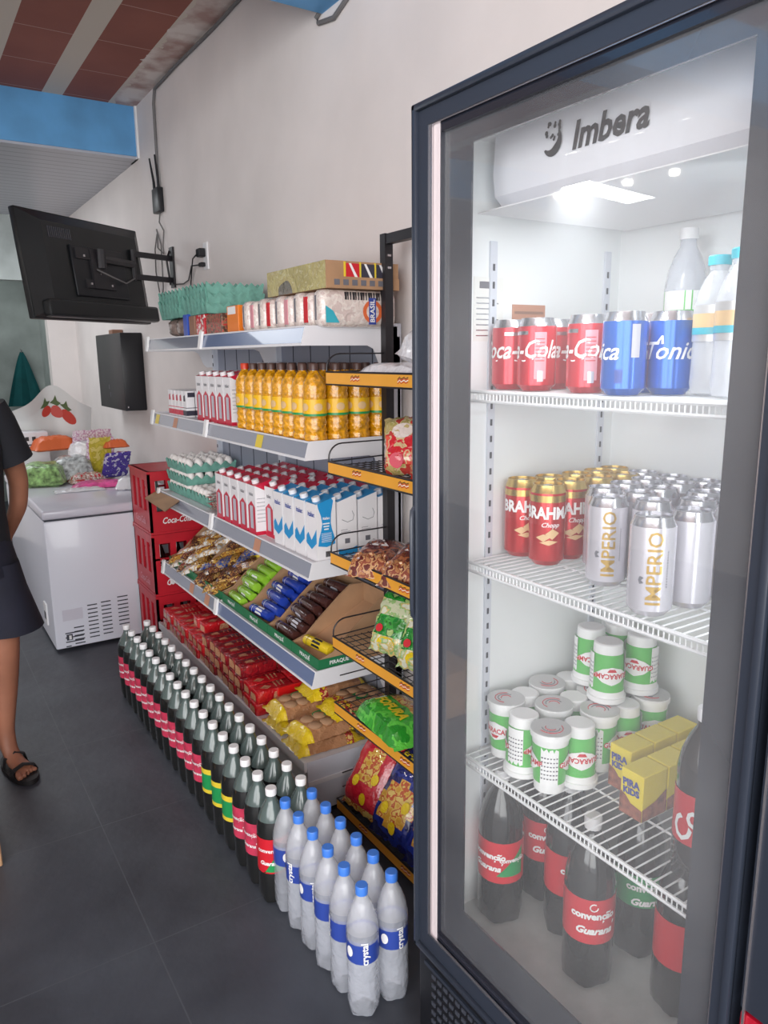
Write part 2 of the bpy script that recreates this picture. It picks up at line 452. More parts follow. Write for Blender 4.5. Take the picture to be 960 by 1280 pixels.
        if smooth:
            me.polygons.foreach_set('use_smooth', [True] * len(me.polygons)); me.set_sharp_from_angle(angle=R(smooth))
        me.update()
        o = bpy.data.objects.new(name, me); C.objects.link(o)
        if parent is not None:
            o.parent = parent
            if parent.name in WORLD: WORLD[o.name] = off
        else: o.location = loc
        return o

def tag(o, label, cat, group=None):
    o['label'] = label; o['category'] = cat
    if group: o['group'] = group
    return o
def thing(name, label, cat, loc=(0, 0, 0), rz=0, group=None, world=False):
    """world=True: parts are given in world coordinates"""
    o = bpy.data.objects.new(name, None); C.objects.link(o); o.location = loc; o.rotation_euler = (0, 0, rz)
    o.empty_display_size = .05
    if world: WORLD[o.name] = Vector(loc)
    return tag(o, label, cat, group)
KIDS = {}
def kids(o): return [c for c in bpy.data.objects if c.parent == o]
def dup(root, loc, rot=0, label=None, group=None, tree=None):
    r = root.copy(); C.objects.link(r); r.location = loc
    r.rotation_euler = rot if isinstance(rot, tuple) else (0, 0, rot)
    if label: r['label'] = label
    if group: r['group'] = group
    key = root.name
    if key not in KIDS: KIDS[key] = [(c, kids(c)) for c in kids(root)]
    for ch, gs in KIDS[key]:
        c = ch.copy(); C.objects.link(c); c.parent = r
        for g in gs:
            d = g.copy(); C.objects.link(d); d.parent = c
    return r
def place(proto, used, loc, rot, label, group=None):
    """first call moves the prototype itself"""
    if not used:
        used.append(1)
        if proto.name not in KIDS: KIDS[proto.name] = [(c, kids(c)) for c in kids(proto)]
        proto.location = loc; proto.rotation_euler = rot if isinstance(rot, tuple) else (0, 0, rot)
        proto['label'] = label
        if group: proto['group'] = group
        return proto
    return dup(proto, loc, rot, label, group)
class Kind:
    def __init__(s, proto): s.p = proto; s.u = []
    def at(s, loc, rot, label, group=None): return place(s.p, s.u, loc, rot, label, group)
def struct(name, mb, smooth=0):
    o = mb.build(name, smooth=smooth); o['kind'] = 'structure'; return o
ORD = ['first', 'second', 'third', 'fourth', 'fifth', 'sixth', 'seventh', 'eighth', 'ninth', 'tenth', 'eleventh', 'twelfth',
       'thirteenth', 'fourteenth', 'fifteenth', 'sixteenth', 'seventeenth', 'eighteenth', 'nineteenth', 'twentieth']
def cyl(r, a0, z0, off=.0006):
    return lambda u, v: ((r + off) * math.cos(a0 + u / r), (r + off) * math.sin(a0 + u / r), z0 + v)

# ------------------------------------------------------------------ room
XW = 1.375
struct('floor', MB().box(-3.2, XW + .1, -2.5, 9.2, -.06, 0, 'slate_floor'))
struct('wall_right', MB().box(XW, XW + .12, -2.5, 7.1, 0, 3.1, 'wall_paint'))
struct('wall_left', MB().box(-3.2, -3.08, -2.5, 9.2, 0, 3.1, 'wall_paint'))
struct('ceiling', MB().box(-3.2, XW + .1, -2.5, 5.0, 2.945, 3.05, 'joist_ceiling'))
struct('trim_1', MB().box(-3.08, XW - .012, 4.82, 4.97, 2.674, 2.945, 'blue_paint'))
struct('trim_2', MB().box(-3.08, XW, 2.28, 2.515, 2.645, 2.945, 'blue_paint'))
struct('trim_3', MB().box(XW - .012, XW, 4.80, 4.97, 2.66, 2.945, 'white_plastic'))
struct('ceiling_low', MB().box(-3.08, XW, 4.83, 9.1, 2.66, 2.674, 'pvc'))
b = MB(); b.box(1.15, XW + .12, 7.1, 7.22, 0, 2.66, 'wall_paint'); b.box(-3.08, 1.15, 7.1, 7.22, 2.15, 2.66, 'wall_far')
b.box(-3.08, .62, 7.1, 7.22, 0, 2.15, 'wall_paint')
struct('wall_back', b)
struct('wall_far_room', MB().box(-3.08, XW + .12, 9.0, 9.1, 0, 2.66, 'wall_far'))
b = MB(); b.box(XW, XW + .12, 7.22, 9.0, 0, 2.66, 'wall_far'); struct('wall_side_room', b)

# ceiling lamps over the other side of the shop (they mirror in the cooler's glass)
for i, (x, y) in enumerate([(-2.35, 3.95), (-2.46, 3.72), (-2.42, 3.45), (-2.44, 3.12)]):
    t = thing('ceiling_spotlight', f'small round ceiling spotlight, {ORD[i]} from the shop back', 'lamp', (x, y, 2.56), 0, 'ceiling spotlights', True)
    b = MB(); b.lathe([(.035, .33 + 2.555), (.035, 2.62), (.05, 2.6), (.05, 2.57)], 'white_plastic', 12, x, y); b.build('housing', t)
    rr = (.05, .05, .028, .028)[i]
    b = MB(); b.lathe([(rr * .5, 2.545), (rr, 2.555), (rr, 2.57)], 'lamp_glow', 12, x, y); b.build('bulb', t)

# ------------------------------------------------------------------ bottle kinds
def petal(a, z):
    return 1 + (.10 * math.cos(5 * a) * max(0, (.035 - z) / .035) if z < .035 else 0)
def soda(kind):
    names = {'pink': 'label_pink', 'yellow': 'label_yellow', 'red': 'label_red'}
    t = thing('soda_bottle', 'x', 'bottle')
    prof = [(.030, 0), (.040, .006), (.0445, .03), (.0445, .10), (.043, .14), (.0445, .205), (.0445, .225), (.040, .252), (.030, .278), (.018, .298), (.0135, .31), (.0135, .322)]
    ms = ['soda_dark'] * 7 + ['soda_clear'] * 4
    MB().lathe(prof, ms, 20, mod=petal).build('bottle_body', t)
    b = MB(); b.lathe([(.0155, .318), (.0158, .335), (.0145, .338)], 'cap_white', 14); b.build('cap', t)
    b = MB(); r = .0452
    if kind == 'yellow':
        b.lathe([(r, .105), (r, .118), (r, .172), (r, .19)], ['label_yellow', 'label_green', 'label_yellow'], 20, cap0=False, cap1=False)
    elif kind == 'red':
        b.lathe([(r, .10), (r, .205)], 'label_red', 20, cap0=False, cap1=False)
        n = 8
        for k in range(n):       # green wedge
            a0, a1 = R(-150 + k * 9), R(-150 + (k + 1) * 9)
            h0, h1 = .10 + .09 * k / n, .10 + .09 * (k + 1) / n
            q = r + .0004
            b.poly([(q * math.cos(a0), q * math.sin(a0), .105), (q * math.cos(a1), q * math.sin(a1), .105), (q * math.cos(a1), q * math.sin(a1), h1), (q * math.cos(a0), q * math.sin(a0), h0)], 'label_green')
        b.atext('convencao', .017, cyl(r, R(-128), .17, .001), 'ink_white', [('~', 1.45, .38, .8), (',', .93, -.33, .7)], 0, .0004)
        b.atext('Guarana', .017, cyl(r, R(-130), .132, .001), 'ink_white', [("'", 1.72, .40, .9)], .3, .0006)
    else:
        b.lathe([(r, .10), (r, .20)], 'label_pink', 20, cap0=False, cap1=False)
        b.atext('convencao', .016, cyl(r, R(-160), .165, .001), 'ink_white', [('~', 1.45, .38, .8), (',', .93, -.33, .7)], 0, .0003)
        b.atext('Guarana', .015, cyl(r, R(-160), .13, .001), 'ink_white', [("'", 1.72, .40, .9)], .3, .0004)
    b.build('wrap_label', t)
    return t
SK = {k: Kind(soda(k)) for k in ('pink', 'yellow', 'red')}
for i in range(18):
    k = 'yellow' if i in (3, 4, 5) else ('red' if i == 0 else 'pink')
    lab = {'pink': 'dark soda bottle with pinkish red label', 'yellow': 'dark soda bottle with yellow and green label', 'red': 'dark soda bottle with red and green label'}[k]
    SK[k].at((.742, 1.762 + .0915 * i, 0), R(random.uniform(-10, 10)) if i else 0, f'{lab}, {ORD[i]} from the water bottles, aisle row', 'soda bottles in the aisle row')
for i in range(18):
    k = 'yellow' if i in (3, 4, 5) else 'pink'
    SK[k].at((.834, 1.762 + .0915 * i, 0), R(random.uniform(0, 360)), f'white-capped soda bottle, {ORD[i]} from the water bottles, row against the shelving', 'soda bottles in the rear row')

def water():
    t = thing('water_bottle', 'x', 'bottle')
    rings = []
    prof = [(.026, 0), (.034, .006), (.0385, .03), (.0385, .09), (.037, .10), (.0385, .112), (.0375, .15), (.0375, .19), (.0385, .20), (.0385, .22), (.033, .252), (.021, .285), (.013, .30), (.013, .312)]
    MB().lathe(prof, ['water_fill'] * 9 + ['water_body'] * 4, 20, mod=petal).build('bottle_body', t)
    b = MB(); b.lathe([(.0145, .306), (.015, .325), (.0135, .328)], 'cap_blue', 14); b.build('cap', t)
    b = MB(); r = .0382; b.lathe([(r, .148), (r, .205)], 'label_blue', 20, cap0=False, cap1=False)
    b.text('crystal', .022, cyl(r, R(-92), .176, .0008), 'ink_white', 0, .0006, rot=R(90))
    b.text('crystal', .022, cyl(r, R(88), .176, .0008), 'ink_white', 0, .0006, rot=R(90))
    for a in (-150, 30):
        f = cyl(r, R(a), .176, .0008)
        b.decal([(.009 * math.cos(w), .014 * math.sin(w)) for w in [2 * PI * k / 12 for k in range(12)]], f, 'ink_white')
    b.build('wrap_label', t)
    return Kind(t)
WK = water()
for r, x in enumerate((.757, .838)):
    for i in range(6):
        WK.at((x, 1.30 + .0805 * i, 0), R(random.uniform(0, 360)) if i else (R(-20), R(0))[r],
              f'clear water bottle with blue cap, {ORD[i]} from the glass-door cooler, ' + ('aisle row' if r == 0 else 'rear row'), 'shrink-wrapped water bottles')

# ------------------------------------------------------------------ gondola shelving
Y0, YM, Y1 = 2.03, 2.905, 3.65
LV = [1.585, 1.245, .868, .505]
g = thing('gondola_shelving', 'white and grey steel wall shelving with four tiers above a deep base shelf', 'shelving', (1.2, 2.84, 0), 0, None, True)
b = MB(); b.box(1.352, 1.36, Y0, Y1, .05, 1.56, 'back_panel')
for y in [Y0 + .15 * k for k in range(11)]: b.box(1.350, 1.352, y, y + .003, .05, 1.56, 'slot_dark')
b.build('back_panel', g)
for y in (Y0 + .012, YM, Y1 - .012):
    b = MB(); b.box(1.33, 1.365, y - .012, y + .012, 0, 1.60, 'shelf_metal')
    for k in range(38): b.box(1.3285, 1.33, y - .004, y + .004, .06 + k * .04, .075 + k * .04, 'slot_dark')
    b.build('upright', g)
for li, z in enumerate(LV):
    for (ya, yb, bay) in ((Y0, YM - .002, 0), (YM + .002, Y1, 1)):
        sh = MB().box(1.033, 1.345, ya + .0045, yb - .0045, z - .018, z, 'white_metal').build('shelf', g)
        b = MB(); rail = 'rail_blue' if (bay == 0 and li in (0, 3)) else 'rail_plastic'
        b.prism([(1.031, z + .004), (1.0285, z + .004), (1.016, z - .044), (1.019, z - .046), (1.031, z - .02)], ya + .0045, yb - .0045, rail)
        b.prism([(1.030, z + .006), (1.027, z + .006), (1.0265, z + .001), (1.030, z + .001)], ya + .0045, yb - .0045, 'white_metal')
        b.prism([(1.019, z - .044), (1.013, z - .044), (1.013, z - .052), (1.019, z - .052)], ya + .0045, yb - .0045, 'white_metal')
        b.build('price_rail', sh)
        for y in (ya, yb - .004):
            b = MB(); b.prism([(1.012, z - .052), (1.028, z + .006), (1.24, z + .006), (1.24, z - .052)], y, y + .004, 'white_metal'); b.prism([(1.24, z + .006), (1.35, z + .006), (1.35, z - .13), (1.30, z - .13), (1.285, z - .115), (1.262, z - .062), (1.24, z - .052)], y, y + .004, 'white_metal')
            b.build('bracket', sh)
    for y in (YM, Y1 - .006):
        b = MB(); b.prism([(1.027, z + .016), (1.017, z + .016), (1.006, z - .05), (1.016, z - .052)], y - .014, y + .014, 'ink_white'); b.build('label_clip', g)
tags = [(1, 2.36, 'label_yellow'), (1, 3.55, 'label_yellow'), (1, 3.28, 'tan_sticker'), (2, 2.42, 'tan_sticker'), (3, 3.2, 'tan_sticker'), (3, 3.0, 'tan_sticker')]
for li, y, m in tags:
    z = LV[li]; b = MB(); b.poly([(1.0262, y, z - .002), (1.0262, y + .055, z - .002), (1.0150, y + .055, z - .045), (1.0150, y, z - .045)], m)
    b.poly([(1.0235, y + .008, z - .014), (1.0235, y + .047, z - .014), (1.0205, y + .047, z - .026), (1.0205, y + .008, z - .026)], 'ink_grey' if m != 'label_yellow' else 'white_plastic')
    b.build('price_tag', g)
bs = MB().box(.985, 1.35, Y0, Y1, .18, .2, 'white_metal').build('base_shelf', g)
b = MB(); b.box(.985, .997, Y0, Y1, .02, .18, 'white_metal'); b.box(.975, .985, Y0, Y1, .17, .205, 'white_metal'); b.build('kick_plate', bs)
b = MB(); b.box(.985, 1.35, Y0 - .004, Y0, .02, .205, 'shelf_metal'); b.box(.985, 1.35, Y0 - .008, Y0 - .004, .12, .135, 'white_metal'); b.build('end_panel', bs)

# ------------------------------------------------------------------ tier 1 goods
Z = LV[0] + .001
t = thing('rice_bundle', 'clear-wrapped bundle of white and red rice packs at the near end of the top shelf', 'rice bundle', (1.19, 2.3, Z), 0, None, True)
for k in range(9):
    y = 1.99 + k * .068
    b = MB(Matrix.Translation((1.19, y + .034, Z)) @ Matrix.Rotation(R(90), 4, 'Y') @ Matrix.Translation((-.055, 0, 0)))
    b = MB(); b.rbox(1.06, 1.325, y, y + .064, Z, Z + .108 - .004 * (k % 2), 'rice', .022, 3)
    if k % 2: b.box(1.0585, 1.062, y + .018, y + .04, Z + .015, Z + .09, 'ink_red' if k % 4 == 1 else 'can_panel')
    else: b.box(1.0585, 1.062, y + .028, y + .036, Z + .02, Z + .09, 'ink_grey')
    if k == 0:
        for q in range(15): b.box(1.14 + q * .009, 1.14 + q * .009 + (.003 if q % 3 else .006), y - .0015, y + .003, Z + .078, Z + .1, 'ink_black')
        f = lambda u, v: (1.235 + .034 * u, y - .001, Z + .045 + .034 * v)
        b.poly([f(math.cos(a), math.sin(a)) for a in [2 * PI * j / 20 for j in range(20)]], 'orange_bag')
        f2 = lambda u, v: (1.235 + .022 * u, y - .0015, Z + .045 + .022 * v)
        b.poly([f2(math.cos(a), math.sin(a)) for a in [2 * PI * j / 20 for j in range(20)]], 'rice')
        b.box(1.222, 1.246, y - .002, y + .001, Z + .008, Z + .085, 'label_blue')
        b.text('BRASIL', .022, lambda u, v: (1.234 + u, y - .0026, Z + .047 + v), 'ink_white', 0, .0005, rot=R(90))
        b.poly([(1.075, y - .001, Z + .012), (1.12, y - .001, Z + .012), (1.10, y - .001, Z + .045), (1.075, y - .001, Z + .06)], 'cap_teal')
    b.build('rice_pack', t)
t = thing('drinks_case', 'shrink-wrapped brown cardboard case with cut-out front on top of rice bundle', 'case', (1.2, 2.18, Z + .11), 0, None, True)
b = MB(); b.box(1.075, 1.325, 1.985, 2.39, Z + .109, Z + .186, ['case_print', 'cardboard', 'cardboard', 'cardboard', 'cardboard', 'cardboard_in'])
b.box(1.075, 1.325, 1.98, 1.985, Z + .109, Z + .142, 'cardboard'); b.build('carton', t)
b = MB()
for k, m in enumerate(['ink_red', 'carton_dark', 'carton_dark']):
    x = 1.14 + k * .052; b.box(x, x + .046, 1.9815, 1.985, Z + .142, Z + .18, m)
    b.box(x - .005, x, 1.981, 1.985, Z + .142, Z + .184, 'label_yellow')
    b.poly([(x + .01, 1.981, Z + .18), (x + .018, 1.981, Z + .18), (x + .04, 1.981, Z + .142), (x + .03, 1.981, Z + .142)], 'ink_white')
b.build('drink_boxes', t)
b = MB()
for q in range(7): b.box(1.10 + q * .03 , 1.10 + q * .03 + .018, 1.979, 1.980, Z + .118, Z + .134, 'ink_grey')
b.build('printed_marks', t)

b = MB(); b.rbox(1.065, 1.17, 2.63, 2.74, Z, Z + .1, 'orange_box', .002, 1)
b.box(1.0645, 1.066, 2.655, 2.73, Z + .07, Z + .097, 'ink_white'); b.text('Ki', .03, lambda u, v: (1.14 + u, 2.6292, Z + .06 + v), 'ink_white', 0, .001)

o = b.build('cookie_box', loc=(1.115, 2.685, Z)); tag(o, 'orange cardboard box with white flap label beside rice bundle on top shelf', 'box')
b = MB(); b.rbox(1.06, 1.30, 2.97, 3.07, Z, Z + .085, ['xmas'] * 26 if False else 'xmas', .002, 1)
b.poly([(1.085 + .025 + .022 * math.cos(a), 2.9690, Z + .045 + .024 * math.sin(a)) for a in [2 * PI * k / 14 for k in range(14)]], 'ink_white')
o = b.build('gift_box', loc=(1.18, 3.02, Z)); tag(o, 'red box with white snowflake-like print on top shelf under egg trays', 'box')
b = MB(); b.rbox(1.06, 1.30, 2.78, 2.955, Z, Z + .08, 'fur', .003, 1); o = b.build('patterned_box', loc=(1.18, 2.86, Z)); tag(o, 'brown and red patterned box between orange box and red box on top shelf', 'box')
b = MB(); b.rbox(1.06, 1.28, 3.09, 3.16, Z, Z + .085, 'brown_box', .003, 1); o = b.build('brown_box', loc=(1.17, 3.12, Z)); tag(o, 'plain brown box between red box and blue packet on top shelf', 'box')
b = MB(); b.rbox(1.06, 1.26, 3.18, 3.235, Z, Z + .095, 'blue_box', .003, 1); o = b.build('blue_box', loc=(1.16, 3.2, Z)); tag(o, 'narrow upright blue box on top shelf left of red box', 'box')
for k in range(3):
    b = MB(Matrix.Translation((1.15, 3.31 + k * .115, Z + .004)) @ Matrix.Rotation(R(-90), 4, 'Y') @ Matrix.Translation((.05, 0, -.04)))
    b.packet(.1, .105, .09, lambda u, w: 'brown_contents', seed=k, crink=.006)
    o = b.build('clear_goods_bag', loc=(1.15, 3.31 + k * .115, Z)); tag(o, f'clear bag of brown goods at left end of top shelf, {ORD[k]} from blue box', 'bag', 'clear bags at the left end of the top shelf')

def egg_tray_mesh(name, loc, mat, nx=6, ny=5, pitch=.0475, h=.045, parent=None):
    """moulded pulp tray: grid surface with cups and posts, doubled by a solid rim"""
    b = MB(Matrix.Translation(loc)); vs = []; fs = []; q = 4
    W, D = nx * pitch, ny * pitch
    NX, NY = nx * q, ny * q
    def H(i, j):
        x = i / q; y = j / q
        return .005 + h * .93 * (.5 + .25 * (math.cos(2 * PI * x) + math.cos(2 * PI * y)))
    for lay in (0, 1):
        for i in range(NX + 1):
            for j in range(NY + 1):
                z = H(i, j) - (.0035 if lay else 0)
                vs.append((D / 2 - (NY - j) * pitch / q, -W / 2 + i * pitch / q, z))
    N1 = (NX + 1) * (NY + 1)
    for lay in (0, 1):
        for i in range(NX):
            for j in range(NY):
                a = lay * N1 + i * (NY + 1) + j; f = (a, a + 1, a + NY + 2, a + NY + 1); fs.append(f if lay == 0 else f[::-1])
    # scalloped outer skirt
    rim = [(i, 0) for i in range(NX)] + [(NX, j) for j in range(NY)] + [(i, NY) for i in range(NX, 0, -1)] + [(0, j) for j in range(NY, 0, -1)]
    o0 = len(vs)
    for (i, j) in rim:
        p = vs[i * (NY + 1) + j]
        k = .003 * (1 if (i + j) % 4 == 0 else -.5)
        vs.append((p[0] * 1.015 + (k if p[0] > 0 else -k), p[1] * 1.015 + (k if p[1] > 0 else -k), p[2] - .006))
    for (i, j) in rim:
        p = vs[i * (NY + 1) + j]; vs.append((p[0] * .985, p[1] * .985, 0))
    n = len(rim)
    for k in range(n):
        i, j = rim[k]; i2, j2 = rim[(k + 1) % n]
        a, c = i * (NY + 1) + j, i2 * (NY + 1) + j2
        fs.append((a, o0 + k, o0 + (k + 1) % n, c)); fs.append((o0 + k, o0 + n + k, o0 + n + (k + 1) % n, o0 + (k + 1) % n))
    b.add(vs, fs, mat); return b
def egg_mesh(b, x, y, z, s=.0205):
    b.lathe([(s * math.sin(a) * (1 + .06 * math.cos(a)), z + s * 1.28 * (1 - math.cos(a))) for a in [PI * (k + .3) / 8.6 for k in range(9)]], 'egg', 12, x, y)
EM = MB(); egg_mesh(EM, 0, 0, 0)
EGG = Kind(tag(EM.build('egg', loc=(0, 0, 0)), 'x', 'egg'))
TR = Kind(tag(egg_tray_mesh('egg_tray', (0, 0, 0), 'tray_green').build('egg_tray', loc=(0, 0, 0), smooth=60), 'x', 'egg tray'))
# empty trays on the top shelf
for s, (y, z0, n, w) in enumerate([(3.44, Z + .088, 5, 'left'), (3.10, Z + .088, 5, 'right')]):
    for k in range(n):
        TR.at((1.19, y + (.004 if k % 2 else 0), z0 + k * .019), R(1.5 * (k % 3 - 1)), f'empty green egg tray, {ORD[k]} from the bottom of {w} stack on top shelf', 'empty egg trays on the top shelf')

# ------------------------------------------------------------------ tier 2 goods
Z = LV[1] + .001
def small_carton(dark):
    m = 'carton_dark' if dark else 'carton_red'
    t = thing('juice_carton', 'x', 'carton')
    b = MB(); b.rbox(-.019, .019, -.0235, .0235, 0, .115, 'carton_white', .0015, 1); b.build('carton_body', t)
    b = MB(); b.box(-.0196, .0196, -.0241, .0241, .008, .030, m); b.box(-.0196, .0196, -.0241, .0241, .040, .043, m); b.box(-.012, .0196, -.0243, -.023, .088, .108, m)
    b.poly([(-.0198, -.012, .07), (-.0198, .012, .07), (-.0198, .010, .092), (-.0198, -.008, .098)], m)
    b.build('print', t); return Kind(t)
KR, KD = small_carton(False), small_carton(True)
for c in range(3):
    for k in range(5):
        dark = (k == 0 and c < 2)
        (KD if dark else KR).at((1.075 + c * .042, 3.27 + k * .052, Z), 0, f'small {"black" if dark else "red"} and white juice carton, {ORD[k]} from tall cartons, {ORD[c]} file back', 'small juice cartons')
def tall_carton(style):
    """slant-topped one-litre carton; front is -x, side is -y"""
    t = thing('milk_carton', 'x', 'carton'); w = .0345
    body = {'red': 'carton_white', 'blue': 'carton_white'}[style]; acc = {'red': 'carton_red', 'blue': 'carton_blue'}[style]
    b = MB(); b.add([(-w, -w, 0), (w, -w, 0), (w, w, 0), (-w, w, 0), (-w, -w, .183), (w, -w, .203), (w, w, .203), (-w, w, .183)],
        [(0, 4, 7, 3), (1, 2, 6, 5), (0, 1, 5, 4), (3, 7, 6, 2), (0, 3, 2, 1), (4, 5, 6, 7)], [body, body, body, body, body, acc]); b.build('carton_body', t, smooth=0)
    b = MB(); e = .0006
    if style == 'red':
        b.box(-w - e, w + e, -w - e, w + e, .002, .016, acc)
        b.poly([(-w - e, w - .004, .016), (-w - e, w - .004, .105), (-w - e, 0, .125), (-w - e, -w + .004, .105), (-w - e, -w + .004, .016)], acc)
        b.poly([(-w - 2 * e, .014, .024), (-w - 2 * e, .014, .108), (-w - 2 * e, -.014, .108), (-w - 2 * e, -.014, .024)], 'carton_grey')
        b.poly([(-w, -w - e, .184), (w, -w - e, .204), (.012, -w - e, .160)], acc)
        b.text('italac', .018, lambda u, v: (-w - e, -u, .15 + v), 'ink_grey', 0, .0003)
        for k in range(7): b.box(-w + .006, w - .010, -w - e, -w, .135 - k * .014, .1365 - k * .014, 'ink_grey')
        b.box(.002, .022, -w - 2 * e, -w, .004, .02, 'carton_grey')
    else:
        pts = [(-w - e, w, .075), (-w - e, w * .6, .088), (-w - e, 0, .065), (-w - e, -w * .6, .088), (-w - e, -w, .105), (-w - e, -w, .06), (-w - e, 0, .035), (-w - e, w, .05)]
        b.poly([pts[0], pts[1], pts[2], pts[6], pts[7]], acc); b.poly([pts[2], pts[3], pts[4], pts[5], pts[6]], acc)
        b.text('italac', .022, lambda u, v: (-w - e, -u, .148 + v), 'label_blue', 0, .0006)
        # side shield
        L_ = [(-.03, .05), (-.026, .075), (-.018, .1), (-.014, .12), (-.018, .145), (-.028, .172)]
        Rr = [(.026, .19), (.018, .150), (.016, .12), (.020, .1), (.028, .075), (.031, .052), (0, .044)]
        b.poly([(x, -w - e, z) for x, z in L_ + [(-.030, .1845), (.02, .199)] + Rr], acc)
        b.text('italac', .012, lambda u, v: (u, -w - 2 * e, .137 + v), 'ink_white', 0, .0004)
        for k in range(3): b.box(-.012 + .002 * k, .012 - .002 * k, -w - 2 * e, -w, .118 - k * .009, .122 - k * .009, 'ink_white')
        for k in range(7): b.box(-.018, .018, -w - 2 * e, -w, .088 - k * .0045, .0892 - k * .0045, 'ink_white')
        for k in range(7): b.box(-.004 + k * .003, -.004 + k * .003 + .0018, -w - 2 * e, -w, .012, .03, 'ink_black')
    b.build('print', t)
    b = MB(Matrix.Translation((-.014, 0, .188)) @ Matrix.Rotation(R(-16), 4, 'Y')); b.lathe([(.0135, 0), (.0135, .013), (.012, .015)], 'cap_white', 12); b.build('cap', t)
    return t
def plain_side_carton():
    t = thing('milk_carton', 'x', 'carton'); w = .0345; e = .0006
    b = MB(); b.add([(-w, -w, 0), (w, -w, 0), (w, w, 0), (-w, w, 0), (-w, -w, .183), (w, -w, .203), (w, w, .203), (-w, w, .183)],
        [(0, 4, 7, 3), (1, 2, 6, 5), (0, 1, 5, 4), (3, 7, 6, 2), (0, 3, 2, 1), (4, 5, 6, 7)], ['carton_white'] * 5 + ['carton_blue']); b.build('carton_body', t, smooth=0)
    b = MB(); b.poly([(-w, -w - e, .006), (w, -w - e, .006), (w, -w - e, .034), (.01, -w - e, .026), (-w, -w - e, .03)], 'carton_blue')
    b.box(-.01, .008, -w - e, -w, .046, .062, 'ink_grey')
    for k in range(3): b.box(-.024, .02 - .01 * k, -w - e, -w, .078 + k * .006, .0792 + k * .006, 'ink_grey')
    b.tube([(-.02, -w - e, .125), (0, -w - e, .115), (.02, -w - e, .12), (.024, -w - e, .135), (.018, -w - e, .15)], .0008, 'ink_grey', 4)
    b.build('print', t)
    b = MB(Matrix.Translation((-.014, 0, .188)) @ Matrix.Rotation(R(-16), 4, 'Y')); b.lathe([(.0135, 0), (.0135, .013), (.012, .015)], 'cap_white', 12); b.build('cap', t)
    return t
CR, CB, CP = Kind(tall_carton('red')), Kind(tall_carton('blue')), Kind(plain_side_carton())
for c in range(3):
    for k in range(5):
        CR.at((1.085 + c * .075, 2.74 + k * .079, Z), 0, f'red milk carton on second tier, {ORD[k]} from oil bottles, {ORD[c]} file back', 'milk cartons beside the oil bottles')
b0 = thing('chocolate_carton', 'x', 'carton')
b = MB(); b.rbox(-.02, .02, -.024, .024, 0, .235, 'carton_grey', .0015, 1); b.build('carton_body', b0)
b = MB(); b.box(-.0206, .0206, -.0246, .0246, .205, .222, 'carton_dark'); b.box(-.0206, .0206, -.0246, .0246, .1, .18, 'carton_dark'); b.build('print', b0)
KG = Kind(b0)
for k in range(6): KG.at((1.315, 2.72 + k * .055, Z), 0, f'grey and black carton at back of second tier, {ORD[k]} from oil bottles', 'grey cartons behind the milk cartons')

def oil(capm='oil_cap'):
    t = thing('oil_bottle', 'x', 'bottle')
    prof = [(.033, 0), (.037, .004), (.037, .02), (.034, .026), (.037, .034), (.034, .045), (.037, .056), (.034, .068), (.0355, .075), (.0355, .13), (.037, .138), (.035, .15), (.037, .16), (.033, .18), (.022, .2), (.0125, .212), (.0125, .222)]
    MB().lathe(prof, 'oil_body', 16, mod=lambda a, z: 1 + .03 * math.cos(4 * a)).build('bottle_body', t)
    MB().lathe([(.015, .214), (.0155, .232), (.014, .235)], capm, 12).build('cap', t)
    b = MB(); r = .0372
    b.lathe([(r, .078), (r, .085), (r, .089), (r, .128)], ['label_green', 'oil_label', 'oil_label'], 16, cap0=False, cap1=False)
    for a in (-100, -170): 
        f = cyl(r, R(a), .105, .0006); b.decal([(.014 * math.cos(w), .012 * math.sin(w)) for w in [2 * PI * k / 12 for k in range(12)]], f, 'label_cream')
    b.build('wrap_label', t); return Kind(t)
OK_, OR_ = oil(), oil('oil_cap_red')
for c in range(4):
    for k in range(8):
        (OR_ if (c == 0 and k == 7) else OK_).at((1.075 + c * .077, 2.075 + k * .0775, Z), 0, f'golden cooking oil bottle, {ORD[k]} from near shelf end, {ORD[c]} file back', 'cooking oil bottles')

# ------------------------------------------------------------------ tier 3 goods
Z = LV[2] + .001
for c in range(4):
    for k in range(4):
        K = CB if c == 0 else CP
        if k > 0 and c > 0: K = CB
        if c >= 1 and k == 3: K = CR
        if c == 3 and k >= 2: K = CR
        nm = 'red' if K is CR else 'blue'
        K.at((1.085 + c * .0765, 2.075 + k * .083, Z), 0, f'{nm} and white milk carton on third tier, {ORD[k]} from near end, {ORD[c]} file back', 'milk cartons on the third tier, near block')
for c in range(4):
    for k in range(6):
        CR.at(((1.068 if k > 0 else 1.10) + c * .076, 2.40 + k * .082 + .03, Z), 0, f'red milk carton on third tier, {ORD[k]} from the blue cartons, {ORD[c]} file back', 'milk cartons on the third tier, red block')
# sachet pile
for k in range(12):
    b = MB(Matrix.Translation((1.10 + .012 * (k % 5), 2.985 + .012 * (k % 4), Z + .006 + k * .0055)) @ Matrix.Rotation(R(-35 + 11 * (k % 6)), 4, 'Z') @ Matrix.Rotation(R(10 * ((k % 3) - 1)), 4, 'X'))
    b.packet(.12, .055, .007, lambda u, w: 'carton_red' if u > .75 else 'sachet', 8, 4, .002, k)
    o = b.build('powder_sachet', loc=(1.12, 3.0, Z)); tag(o, f'flat red-striped sachet, {ORD[k]} from the bottom of the pile beside the eggs', 'sachet', 'pile of sachets')
